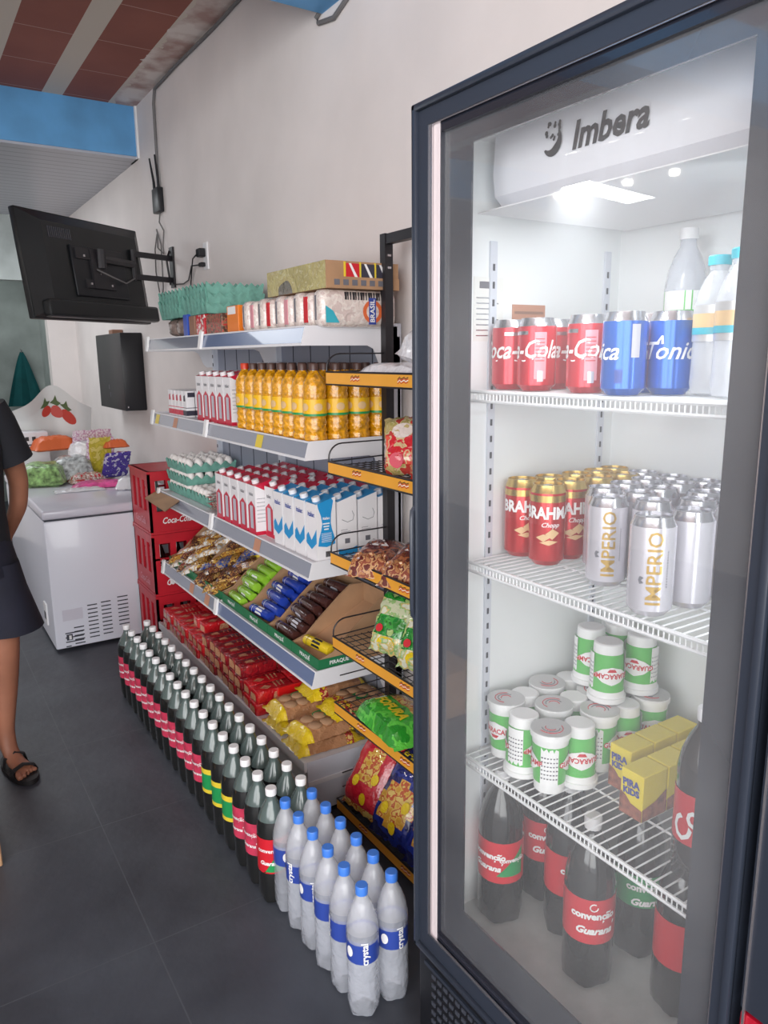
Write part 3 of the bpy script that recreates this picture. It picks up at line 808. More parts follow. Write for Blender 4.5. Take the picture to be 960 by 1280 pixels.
# eggs
def full_tray(x, y, z, eggs, lab, elab, grp):
    TR.at((x, y, z), 0, lab)
    for (i, j) in eggs:
        EGG.at((x + (j - 2) * .0475, y + (i - 2.5) * .0475, z + .013), (R(random.uniform(-8, 8)), R(random.uniform(-8, 8)), 0), f'{elab}, row {ORD[i]}, file {ORD[j]}', grp)
edge = [(i, 0) for i in range(6)] + [(0, j) for j in range(1, 5)]
allc = [(i, j) for i in range(6) for j in range(5)]
for k in range(3):
    full_tray(1.19, 3.50, Z + .001 + k * .057, allc if k == 2 else edge, f'green pulp egg tray, {("bottom", "middle", "top")[k]} of the tall egg stack on third tier',
              f'white egg in {("bottom", "middle", "top")[k]} tray of the tall egg stack', f'eggs in the {("bottom", "middle", "top")[k]} tray')
full_tray(1.195, 3.205, Z + .001, allc, 'single green pulp egg tray between tall egg stack and sachets', 'white egg in the single tray beside the sachets', 'eggs in the single tray')
b = MB(Matrix.Translation((0, 0, 0))); b.poly([(1.04, 3.70, Z - .001), (1.03, 3.34, Z - .001), (.945, 3.30, Z - .035), (.955, 3.66, Z - .03)], 'cardboard')
b.poly([(1.04, 3.70, Z - .004), (1.03, 3.34, Z - .004), (.945, 3.30, Z - .038), (.955, 3.66, Z - .033)], 'cardboard')
o = b.build('cardboard_flap', loc=(1, 3.5, Z)); tag(o, 'torn brown cardboard sheet sticking out under the egg trays', 'cardboard')

# ------------------------------------------------------------------ tier 4: display boxes
Z = LV[3] + .001
def display_box(y0, y1, lab):
    t = thing('display_box', lab, 'box', (1.19, (y0 + y1) / 2, Z), 0, None, True)
    x0, x1 = 1.045, 1.335
    b = MB(); th = .003
    prof = [(x0, Z), (x1, Z), (x1, Z + .20), (1.28, Z + .20), (1.24, Z + .172), (1.15, Z + .098), (1.10, Z + .052), (x0, Z + .035)]
    b.prism(prof, y0, y0 + th, 'cardboard'); b.prism(prof, y1 - th, y1, 'cardboard')
    b.box(x1 - th, x1, y0 + th, y1 - th, Z, Z + .2, 'cardboard'); b.box(x0, x1, y0 + th, y1 - th, Z, Z + th, 'cardboard_in')
    # inner ramp
    b.prism([(x0 + .02, Z + .004), (x1 - .004, Z + .004), (x1 - .004, Z + .135)], y0 + th, y1 - th, 'cardboard_in')
    b.build('tray', t, smooth=0)
    b = MB(); b.box(x0 - .002, x0 + .001, y0, y1, Z, Z + .038, 'green_print')
    b.atext('PIRAQUE', .018, lambda u, v: (x0 - .0026, (y0 + y1) / 2 - u, Z + .019 + v), 'ink_white', [('^', 2.0, .5, .7)], 0, .0004)
    b.prism([(x0, Z), (1.20, Z), (1.20, Z + .034), (x0, Z + .036)], y0 - .001, y0 + .0005, 'green_print')
    b.atext('PIRAQUE', .018, lambda u, v: (1.12 + u, y0 - .0016, Z + .018 + v), 'ink_white', [('^', 2.0, .5, .7)], 0, .0004)
    b.build('printed_front', t, smooth=0)
    return t
DB = [(2.042, 2.236, 'brown cardboard display box holding one yellow roll, nearest box on lowest tier'),
      (2.240, 2.440, 'brown cardboard display box holding dark brown biscuit rolls'),
      (2.444, 2.690, 'brown cardboard display box holding blue biscuit rolls'),
      (2.694, 2.900, 'brown cardboard display box holding lime green biscuit rolls'),
      (2.915, 3.26, 'cardboard display box of gold and brown snack packets beside green rolls'),
      (3.264, 3.62, 'cardboard display box of white and brown snack packets at far end')]
for a in DB: display_box(*a)
def roll(mat, m2):
    t = thing('biscuit_roll', 'x', 'biscuit roll')
    b = MB(Matrix.Rotation(R(90), 4, 'X'))
    L = .145; r = .0195
    b.lathe([(.004, -L / 2), (r * .9, -L / 2 + .002), (r, -L / 2 + .008), (r * 1.0, 0), (r, L / 2 - .008), (r * .9, L / 2 - .002), (.004, L / 2)], mat, 14); b.build('wrapper', t)
    b = MB(); b.X = Matrix.Rotation(R(90), 4, 'X')
    b.lathe([(r + .0006, -.047), (r + .0006, -.045)], m2, 14, cap0=False, cap1=False)
    for s in range(3):
        f = cyl(r, R(100 + s * 38), 0, .0008); b.poly([f(.004, -.02), f(.005, .03), f(-.003, .025), f(-.004, -.015)], m2)
    b.build('print', t); return Kind(t)
def slope_z(x): return Z + .006 + max(0, (x - 1.065)) * .5 + .022
def rolls(K, yc, pts, desc, grp):
    for k, (x, dz, dy) in enumerate(pts):
        K.at((x, yc + dy, slope_z(x) + dz), (0, R(random.uniform(0, 360)), R(random.uniform(-5, 5))), f'{desc}, {ORD[k]} from the box front', grp)
RG, RB, RN, RY = roll('roll_green', 'ink_white'), roll('roll_blue', 'ink_white'), roll('roll_brown', 'carton_grey'), roll('roll_yellow', 'ink_black')
def pts_(n1, x0, n2, jy=.006):
    P_ = [(x0 + .0365 * k, 0, jy * (-1) ** k) for k in range(n1)]
    return P_ + [(x0 + .055 + .0365 * k, .031, -jy * (-1) ** k) for k in range(n2)]
rolls(RG, 2.797, pts_(7, 1.075, 4), 'lime green biscuit roll', 'lime green biscuit rolls')
rolls(RB, 2.566, pts_(7, 1.082, 5, .014), 'dark blue biscuit roll', 'blue biscuit rolls')
rolls(RN, 2.340, pts_(7, 1.080, 5), 'dark brown biscuit roll', 'brown biscuit rolls')
RY.at((1.10, 2.145, slope_z(1.10) - .002), (0, 0, R(8)), 'single yellow biscuit roll in the nearest display box')
SN = {}
for nm in ('snack_gold', 'snack_white', 'snack_brown', 'snack_blue'):
    b = MB(); b.packet(.13, .055, .024, lambda u, w: nm, 10, 5, .004, len(SN))
    SN[nm] = Kind(tag(b.build('snack_packet', loc=(0, 0, 0)), 'x', 'snack packet'))
rd = random.Random(3); cnt = {}
for bx, (ya, yb, lst) in enumerate([(2.93, 3.24, ['snack_gold', 'snack_brown', 'snack_blue', 'snack_gold', 'snack_brown']), (3.28, 3.6, ['snack_white', 'snack_gold', 'snack_white', 'snack_brown'])]):
    for k in range(26 if bx == 0 else 22):
        row = k // (4 if bx == 0 else 4); nm = lst[(k * 3 + row) % len(lst)]
        if bx == 1 and row >= 3: nm = rd.choice(['snack_white', 'snack_gold'])
        x = 1.075 + .048 * row * .9; y = ya + .04 + (yb - ya - .08) * ((k % 4) + .5 * rd.random()) / 3.4
        y = min(y, yb - .035)
        x = min(x, 1.31)
        cl = {'snack_gold': 'gold', 'snack_white': 'white', 'snack_brown': 'brown', 'snack_blue': 'blue and tan'}[nm]
        SN[nm].at((x, y, slope_z(x) - .012 + .02 * rd.random() + .006 * row), (R(rd.uniform(-12, 12)), R(rd.uniform(-22, -6)), R(rd.uniform(-65, 65))),
                  f'{cl} snack packet in the {"nearer" if bx == 0 else "farther"} snack box, {ORD[row]} row up, {ORD[k % 4]} along', f'{cl} snack packets {"near" if bx == 0 else "far"} row {row + 1}')
b = MB(Matrix.Translation((1.27, 3.04, Z + .19)) @ Matrix.Rotation(R(-70), 4, 'Y') @ Matrix.Translation((0, 0, -.02)))
b.packet(.14, .12, .04, lambda u, w: 'bread_yellow' if abs(u) > .6 else 'snack_gold', 10, 7, .005, 5)
o = b.build('snack_bag', loc=(1.27, 3.04, Z)); tag(o, 'golden yellow snack bag standing at the back above the gold snack packets', 'bag')

# ------------------------------------------------------------------ base shelf goods
Z = .201
b0 = thing('cracker_pack', 'x', 'cracker pack')
b = MB(); b.rbox(-.075, .075, -.034, .034, 0, .048, 'crk_red', .006, 2); b.build('wrapper', b0)
b = MB(); b.poly([(-.05, -.006, .0486), (-.028, -.024, .0486), (-.006, -.010, .0486), (-.024, .010, .0486)], 'crk_top'); b.text('CRACKER', .018, lambda u, v: (.022 - v, u * .7, .0487), 'ink_gold', .2, .0004) if False else None
for q in range(3): b.poly([(.008 + q * .016, -.024 + q * .004, .0487), (.012 + q * .016, -.026 + q * .004, .0487), (.018 + q * .016, .022, .0487), (.012 + q * .016, .024, .0487)], 'crk_top')
b.poly([(-.0754, -.024, .008), (-.0754, .024, .008), (-.0754, .02, .034), (-.0754, -.02, .034)], 'crk_top')
b.poly([(-.01, -.0345, .01), (.035, -.0345, .01), (.03, -.0345, .036), (-.004, -.0345, .034)], 'crk_top'); b.build('printed_panel', b0)
KA = Kind(b0)
b0 = thing('cracker_pack', 'x', 'cracker pack')
b = MB(); b.rbox(-.075, .075, -.034, .034, 0, .048, 'crk_dark', .006, 2); b.build('wrapper', b0)
b = MB(); b.poly([(-.045, -.012, .0486), (-.01, -.016, .0486), (-.012, .012, .0486), (-.042, .008, .0486)], 'crk_top')
for q in range(3): b.poly([(.008 + q * .018, -.022, .0487), (.012 + q * .018, -.024, .0487), (.018 + q * .018, .020, .0487), (.013 + q * .018, .022, .0487)], 'noodle_red')
b.poly([(-.0754, -.028, .006), (-.0754, .028, .006), (-.0754, .024, .04), (-.0754, -.024, .04)], 'crk_top'); b.build('printed_panel', b0)
KB = Kind(b0)
for k in range(16):
    n = 2 if k < 2 else (3 if k < 8 else 2)
    for c in range(2):
        for l in range(n):
            dark = 2 <= k < 8
            (KB if dark else KA).at((1.052 + c * .155 + .004 * ((k + l) % 3), 2.455 + k * .0725, Z + l * .049), R(rd.uniform(-1.5, 1.5)),
                f'{"dark red" if dark else "red"} cracker pack, {ORD[k]} from biscuit bags, {("bottom", "second", "third")[l]} layer, {("aisle", "wall")[c]} side', 'cracker packs on the base shelf')
for k, (x, y) in enumerate([(1.10, 3.13), (1.10, 3.215), (1.25, 3.17)]):
    KA.at((x, y, Z + .099), R((4, -3, 2)[k]), f'red cracker pack lying loose on top of the far packs, {ORD[k]} of three', 'loose cracker packs on top')
b = MB(); b.rbox(1.06, 1.33, 2.405, 2.42, Z, Z + .1, 'red_cover', .003, 1)
o = b.build('red_cracker_box', loc=(1.2, 2.41, Z)); tag(o, 'long plain red carton side standing behind the yellow biscuit bags', 'carton')
def bread():
    t = thing('biscuit_bag', 'x', 'biscuit bag')
    b = MB()
    def mf(u, w):
        if abs(u) > .66: return 'bread_yellow'
        if .42 < u: return 'bread_red'
        return 'bread'
    f = b.packet(.25, .155, .045, mf, 18, 9, .005, 3); b.build('bag', t)
    b = MB(); pts = [(.0 + .032 * math.cos(a) , .02 + .025 * math.sin(a)) for a in [2 * PI * k / 14 for k in range(14)]]
    b.poly([f(x, y, .003) for x, y in pts], 'label_green')
    for k in range(6):
        a = f(-.055 + (k % 3) * .045, -.035 + (k // 3) * .05, -.003)
        b.lathe([(.022, a[2] - .004), (.025, a[2] + .002), (.020, a[2] + .006), (.008, a[2] + .008)], 'cardboard_in', 14, a[0], a[1])
    b.build('print', t); return Kind(t)
BK = bread()
for k, (x, y, z, rz, lab) in enumerate([(1.11, 2.32, 0, 3, 'lower bag of round biscuits with yellow ends beside the red carton'), (1.11, 2.315, .047, -4, 'upper bag of round biscuits with yellow ends beside the red carton'),
      (1.10, 2.135, 0, -2, 'lower bag of round biscuits with yellow ends at the near end of base shelf'), (1.105, 2.135, .047, 4, 'upper bag of round biscuits with yellow ends at the near end of base shelf'),
      (1.24, 2.31, .09, 178, 'bag of round biscuits lying towards the wall beside the red carton'), (1.24, 2.14, .09, 182, 'bag of round biscuits lying towards the wall at near end')]):
    BK.at((x, y, Z + z), R(rz), lab)

# ------------------------------------------------------------------ snack rack
RY0, RY1, RX = 1.18, 1.98, 1.068
RL = [1.457, 1.193, .913, .64, .417, .075]
t = thing('snack_rack', 'black wire snack rack with orange price strips beside the glass-door cooler', 'rack', (1.18, 1.58, 0), 0, None, True)
for y in (RY0, RY1):
    b = MB(); b.box(1.266, 1.294, y - .014, y + .014, .02, 1.855, 'black_metal')
    for z in (1.79, 1.755): b.lathe([(.005, 0), (.005, .004)], 'chrome', 8) if False else b.box(1.274, 1.286, y - .017, y - .014, z, z + .006, 'chrome')
    b.build('post', t)
    b = MB(); b.box(1.02, 1.30, y - .014, y + .014, 0, .022, 'black_metal'); b.build('foot', t)
MB().box(1.268, 1.292, RY0, RY1, 1.825, 1.853, 'black_metal').build('top_bar', t)
MB().box(1.268, 1.292, RY0, RY1, .02, .045, 'black_metal').build('bottom_bar', t)
for li, z in enumerate(RL):
    b = MB(); r = .0022
    for k in range(9): b.bar((RX + .004 + k * .0245, RY0, z - .012), (RX + .004 + k * .0245, RY1, z - .012), .0016, 'black_metal')
    for k in range(21): b.bar((RX + .002, RY0 + .004 + k * .0396, z - .014), (1.266, RY0 + .004 + k * .0396, z - .014), .0016, 'black_metal')
    sh = b.build('wire_shelf', t, smooth=0)
    b = MB(); b.box(RX - .003, RX, RY0, RY1, z - .034, z - .002, 'orange_strip')
    for k in range(3):
        y = RY1 - .17 - k * .235
        zz = lambda yy, q: (RX - .0036, yy, z - .018 + q)
        for (dq, m) in ((.002, 'ink_red'), (-.0055, 'ink_red'), (.0055, 'ink_black'), (-.0015, 'ink_white')):
            w = .0022
            P_ = [(.026, -.002), (.016, .004), (.010, -.001), (-.004, .004), (-.010, .0), (-.022, .004)]
            for a, c in zip(P_, P_[1:]):
                b.poly([zz(y + a[0], dq + a[1] - w / 2), zz(y + c[0], dq + c[1] - w / 2), zz(y + c[0], dq + c[1] + w / 2), zz(y + a[0], dq + a[1] + w / 2)], m)
    b.build('price_strip', sh, smooth=0)
    b = MB(); b.bar((RX - .002, RY0, z), (RX - .002, RY1, z), .003, 'black_metal', 6); b.bar((RX - .002, RY0, z - .036), (RX - .002, RY1, z - .036), .0028, 'black_metal', 6); b.build('front_wire', sh, smooth=0)
    for y in (RY1, RY0):
        b = MB()
        if li < 4:
            arc = [(RX, y, z)] + [(RX + .045 - .045 * math.cos(a), y, z + .01 + .042 * math.sin(a)) for a in [PI / 2 * k / 6 for k in range(7)]] + [(1.27, y, z + .052)]
            b.tube(arc, .0024, 'black_metal', 6); b.bar((RX, y, z - .002), (1.27, y, z + .004), .0022, 'black_metal')
        else:
            for q in (.0, .035, .085): b.bar((RX + .02 if q else RX, y, z + q), (1.27, y, z + q), .0022, 'black_metal')
        b.build('side_wire', sh)
def bag_on_rack(name, label, cat, X, L, W, T, mf, extra=None, seed=1, group=None, crink=.006, nx=16, ny=10):
    t = thing(name, label, cat, X.to_translation(), 0, group)
    t.matrix_world = X
    b = MB(); f = b.packet(L, W, T, mf, nx, ny, crink, seed); b.build('bag', t)
    if extra: 
        e = MB(); extra(e, f); e.build('print', t)
    return t
def XF(x, y, z, rz=0, ry=0, rx=0): return Matrix.Translation((x, y, z)) @ Matrix.Rotation(R(rz), 4, 'Z') @ Matrix.Rotation(R(ry), 4, 'Y') @ Matrix.Rotation(R(rx), 4, 'X')
# level 1: white bags
bag_on_rack('white_bag', 'flat white plastic bag lying on the top tier of the snack rack', 'bag', XF(1.16, 1.70, 1.447, 90, 0, 0), .30, .17, .035, lambda u, w: 'white_film', seed=2)
bag_on_rack('white_bag', 'bulging white plastic bag behind the flat one on top tier of snack rack', 'bag', XF(1.215, 1.63, 1.475, 85, -8, 0), .28, .12, .10, lambda u, w: 'white_film', seed=4)
# level 2: red noodle packs leaning back
def red_mf(u, w): return 'noodle_beige' if u > .25 or u < -.75 else ('noodle_red' if abs(w) < .75 or u < 0 else 'noodle_beige')
for k, (y, ex) in enumerate([(1.665, 'nearer the shelving'), (1.535, 'nearer the cooler'), (1.405, 'third from the shelving')]):
    def ex2(e, f): e.poly([f(.03 + .022 * math.cos(a), .0 + .03 * math.sin(a)) for a in [2 * PI * j / 12 for j in range(12)]], 'rice'); e.poly([f(-.05 + .02 * math.cos(a), .02 + .02 * math.sin(a), .003) for a in [2 * PI * j / 12 for j in range(12)]], 'carton_red')
    bag_on_rack('noodle_pack', f'red and beige snack pack leaning upright on second rack tier, {ex}', 'snack pack', XF(1.15, y + .02, 1.262, 38, -66, 0) @ Matrix.Rotation(R(8 - 6 * k), 4, 'Z'), .165, .125, .04, red_mf, ex2, 10 + k, 'red and beige packs on the rack')
# level 3: brown donut bags
def don(u, w): return 'donut_gold' if (u < -.35) else 'donut'
for k, (x, y, z, rz, ry, lab) in enumerate([(1.13, 1.80, .905, 35, -12, 'brown ring-snack bag lying nearest the shelving on third rack tier'), (1.16, 1.66, .915, 20, -22, 'brown ring-snack bag in the middle of third rack tier'), (1.14, 1.50, .91, 60, -14, 'brown ring-snack bag closest to the cooler on third rack tier')]):
    def ex3(e, f):
        e.poly([f(.01, -.03), f(.05, -.0), f(.01, .03)], 'ink_white'); e.poly([f(.018, -.015, .003), f(.038, -.0, .003), f(.018, .015, .003)], 'donut')
        for q in range(3):
            ring = [(-.055 + .012 * math.cos(a) + .0 * q, -.04 + q * .04 + .012 * math.sin(a)) for a in [2 * PI * j / 10 for j in range(10)]]
            e.tube([f(a, c, .001) for a, c in ring] + [f(*ring[0], .001)], .0045, 'donut_gold', 6)
    bag_on_rack('snack_bag', lab, 'snack bag', XF(x, y, z, rz, ry, 0), .2, .14, .055, don, ex3, 20 + k, 'brown ring-snack bags')
b = MB(XF(1.12, 1.46, .902, 70)); b.packet(.15, .1, .02, lambda u, w: 'snack_blue', 10, 6, .004, 3); o = b.build('snack_bag', loc=(1.12, 1.46, .9)); tag(o, 'blue snack bag low on third rack tier under the brown bags', 'snack bag')
# level 4: green noodle packs
def grn(u, w): return 'noodle_pale' if (.15 < u < .6 or u < -.55) else 'noodle_green'
for k, (y, lab) in enumerate([(1.725, 'green snack pack leaning upright on fourth rack tier, nearest the shelving'), (1.585, 'green snack pack leaning on fourth rack tier, second from shelving'), (1.445, 'green snack pack leaning on fourth rack tier, third from shelving')]):
    def ex4(e, f):
        e.poly([f(-.07 + .02 * math.cos(a), .03 * math.sin(a)) for a in [2 * PI * j / 12 for j in range(12)]], 'bread_yellow')
        e.poly([f(-.03 + .012 * math.cos(a), .03 + .012 * math.sin(a), .003) for a in [2 * PI * j / 12 for j in range(12)]], 'ink_red')
    bag_on_rack('snack_pack', lab, 'snack pack', XF(1.155, y + .02, .735, 30, -60, 0) @ Matrix.Rotation(R(-6 + 4 * k), 4, 'Z'), .19, .13, .045, grn, ex4, 30 + k, 'green packs on the rack')
# level 5: green puff bag, lying
def fofura(e, f, s=1): 
    e.text('FOFURA', .055 * s, lambda u, v: f(v * 1.0 + .04 * s, -u, .004), 'ink_yellow', 0, .0025)
bag_on_rack('puff_snack_bag', 'bright green puffed-snack bag lying across the fifth rack tier', 'snack bag', XF(1.135, 1.72, .425, -95, 0, 0), .28, .17, .065, lambda u, w: 'fof_corn' if (w > .3 and abs(u) < .6) else 'fof_green',
            lambda e, f: e.text('FOFURA', .042, lambda u, v: f(u, v - .02, .003), 'ink_yellow', .2, .002), 40)
bag_on_rack('puff_snack_bag', 'dark blue puffed-snack bag behind the green one on fifth rack tier', 'snack bag', XF(1.21, 1.60, .43, -60, -20, 0), .2, .13, .05, lambda u, w: 'fof_blue', None, 41)
bag_on_rack('puff_snack_bag', 'dark brown puffed-snack bag at cooler side of fifth rack tier', 'snack bag', XF(1.15, 1.42, .43, -90, -5, 0), .2, .15, .05, lambda u, w: 'fof_blue' if u > .2 else 'fof_corn', None, 42)
# level 6: tall puff bags leaning back
def fred(u, w): return 'fof_corn' if (-.35 < u < .4 and abs(w) < .5 and (u + w) < .5) or u < -.85 else 'fof_red'
def fblu(u, w): return 'fof_corn' if ((u + .25) ** 2 / .22 + w * w / .55 < 1) else 'fof_blue'
for k, (x, y, mf, lab) in enumerate([(1.165, 1.855, fred, 'red puffed-snack bag leaning on the lowest rack tier'), (1.16, 1.68, fblu, 'blue puffed-snack bag beside the red one on the lowest rack tier'), (1.16, 1.50, fblu, 'blue puffed-snack bag nearest the cooler on the lowest rack tier')]):
    bag_on_rack('puff_snack_bag', lab, 'snack bag', XF(x, y, .205, 12, -54, 0) @ Matrix.Rotation(R(-4), 4, 'Z'), .29, .18, .06, mf,
                lambda e, f: (e.text('FOFURA', .031, lambda u, v: f(v + .098, -u, .005), 'ink_yellow', 0, .0012),
                              [e.poly([f(cx + .018 * math.cos(a), cy + .014 * math.sin(a), .004) for a in [2 * PI * j / 10 for j in range(10)]], 'bread_yellow') for cx, cy in ((-.06, .03), (-.03, -.04), (-.1, -.02))]), 50 + k)

# ------------------------------------------------------------------ chest freezer
t = thing('chest_freezer', 'white chest freezer with vent slots on its end, behind the red crates', 'freezer', (.92, 4.75, 0), 0, None, True)
FX0, FX1, FY0, FY1 = .545, 1.30, 4.046, 5.55
MB().rbox(FX0, FX1, FY0, FY1, .015, .70, 'freezer_white', .01, 2).build('cabinet', t)
b = MB(); b.rbox(FX0 - .006, FX1, FY0 - .008, FY1, .708, .756, 'freezer_lid', .012, 3); b.build('lid', t)
MB().box(FX0 + .006, FX1 - .006, FY0 + .006, FY1 - .006, .698, .709, 'slot_dark').build('lid_seal', t)
b = MB(); y = FY0 - .0012
def slot(x0, x1, z): b.box(x0, x1, y, y + .003, z, z + .006, 'slot_dark')
for k in range(9): slot(.715, .765, .05 + k * .022); slot(.785, .835, .055 + k * .022)
for k in range(8): slot(.87, .925, .09 + k * .022)
for k in range(4): slot(.595, .685, .022 + k * .024) if k else slot(.595, .62, .022)
for k in range(5): slot(.64, .69, .03 + k * .022)
b.build('vent_slots', t, smooth=0)
b = MB(); b.box(.59, .69, y, y + .003, .165, .225, 'freezer_lid'); b.box(.60, .63, y - .001, y + .002, .058, .09, 'slot_dark'); b.box(.612, .624, y - .002, y + .002, .062, .084, 'white_plastic'); b.build('control_panel', t, smooth=0)
b = MB(); b.rbox(FX0 - .008, FX0 + .002, 4.22, 4.30, .10, .22, 'white_plastic', .003, 1); b.box(FX0 - .0095, FX0 - .006, 4.24, 4.28, .13, .17, 'slot_dark'); b.build('side_cover', t)
for x in (FX0 + .06, FX1 - .06):
    for yy in (FY0 + .06, FY1 - .06): MB().lathe([(.02, 0), (.022, .016)], 'black_plastic', 10, x, yy).build('foot', t)

ZF = .757
def pile(name, lab, cat, x, y, z, L, W, T, mf, rz=0, ry=0, rx=0, seed=0, extra=None, crink=.01):
    return bag_on_rack(name, lab, cat, XF(x, y, z, rz, ry, rx), L, W, T, mf, extra, seed, None, crink)
pile('produce_bag', 'clear bag of light green produce on the near left of the freezer lid', 'bag', .70, 4.98, ZF, .34, .28, .13, lambda u, w: 'produce', 70, 0, 0, 1)
pile('produce_bag', 'silvery clear bag of grey goods between green produce and white packs', 'bag', .885, 5.05, ZF, .3, .26, .15, lambda u, w: 'silver_bag', 80, 0, 0, 2)
pile('snack_pouch', 'small patterned silver packet in front of the silvery bag', 'packet', .93, 4.86, ZF, .22, .12, .06, lambda u, w: 'sachet', 5, 0, 0, 3)
pile('orange_bag', 'orange plastic bag lying behind the produce bags on freezer', 'bag', .82, 5.28, ZF + .17, .28, .16, .09, lambda u, w: 'orange_bag', 12, 0, 0, 4)
pile('white_pouch', 'crumpled white plastic pouch standing between orange bag and yellow pack', 'bag', .975, 5.13, ZF + .12, .24, .14, .10, lambda u, w: 'white_film', 0, -70, 0, 5)
pile('yellow_pack', 'yellow-green food pack with pale flower print standing on freezer', 'pack', 1.045, 4.98, ZF + .13, .27, .17, .06, lambda u, w: 'yellow_pack' if abs(w) < .8 else 'pink_print', -90, -78, 0, 6,
     lambda e, f: e.poly([f(.05 + .03 * math.cos(a), .035 * math.sin(a), .004) for a in [2 * PI * j / 12 for j in range(12)]], 'rice'))
pile('mauve_pack', 'pink and white patterned pack standing behind the yellow-green pack', 'pack', 1.03, 5.12, ZF + .15, .3, .24, .05, lambda u, w: 'pink_print', -90, -82, 0, 7)
pile('blue_pack', 'purple-blue pack with white lettering leaning beside the wall', 'pack', 1.11, 4.85, ZF + .09, .19, .17, .06, lambda u, w: 'purple_pack', -80, -60, 0, 8)
pile('orange_pack', 'small orange pack resting above the purple-blue pack', 'pack', 1.14, 4.98, ZF + .19, .16, .1, .05, lambda u, w: 'orange_bag', 0, 0, 0, 9)
pile('pink_pack', 'flat bright pink pack at the front of the goods on freezer lid', 'pack', .955, 4.66, ZF, .3, .15, .035, lambda u, w: 'pink_pack', -14, 0, 0, 10)
pile('clear_pack', 'flat translucent white film pack lying left of the pink pack', 'pack', .83, 4.58, ZF, .28, .11, .012, lambda u, w: 'white_film', -4, 0, 0, 11)
pile('white_pack', 'crumpled white pack leaning against the crates on freezer edge', 'pack', 1.10, 4.50, ZF, .2, .14, .07, lambda u, w: 'white_film', 60, 0, 0, 12)
# small white appliance with black knobs
b = MB(); b.rbox(.60, .80, 5.30, 5.48, ZF, ZF + .29, 'white_gloss', .01, 2)
for x in (.66, .70, .76): b.box(x, x + .02, 5.292, 5.30, ZF + .235, ZF + .26, 'ink_black')
b.box(.62, .79, 5.296, 5.30, ZF + .205, ZF + .212, 'ink_black')
o = b.build('scale', loc=(.7, 5.4, ZF)); tag(o, 'white counter appliance with small black knobs behind the produce bags', 'appliance')
# white cloth with tomatoes, draped
t = thing('white_cover', 'white cover printed with red tomatoes standing at the back of the freezer', 'cover', (.86, 5.5, ZF))
b = MB(); vs = []; fs = []; nx, nz = 24, 16
prof_top = lambda u: .47 + .11 * math.exp(-((u - .05) / .45) ** 2) - .05 * abs(u) ** 2
for i in range(nx + 1):
    for j in range(nz + 1):
        u = -1 + 2 * i / nx; h = j / nz
        z = prof_top(u) * h
        yy = -.02 + .035 * math.sin(5 * u + 2 * h) * h - (.06 * max(0, h - .75) / .25 if h > .75 else 0)
        vs.append((u * .235 * (1 + .06 * h), yy, z))
for i in range(nx):
    for j in range(nz): a = i * (nz + 1) + j; fs.append((a, a + nz + 1, a + nz + 2, a + 1))
b.add(vs, fs, 'bag_white'); b.build('sheet', t)
def on_sheet(u, h):
    z = prof_top(u) * h; return (u * .235 * (1 + .06 * h), -.02 + .035 * math.sin(5 * u + 2 * h) * h - (.06 * max(0, h - .75) / .25 if h > .75 else 0) - .004, z)
b = MB()
for cx, ch, s in ((-.12, .72, .03), (.14, .70, .036), (.42, .70, .042)):
    b.poly([on_sheet(cx + s / .235 * math.cos(a), ch + s / .5 * math.sin(a)) for a in [2 * PI * j / 16 for j in range(16)]], 'tomato')
for cx, ch in ((-.14, .80), (.12, .80), (.36, .80)):
    b.poly([on_sheet(cx - .14, ch), on_sheet(cx - .05, ch + .03), on_sheet(cx, ch + .09), on_sheet(cx + .04, ch + .03), on_sheet(cx + .13, ch + .02), on_sheet(cx + .05, ch - .03), on_sheet(cx - .05, ch - .02)], 'leaf')
b.build('tomato_print', t)

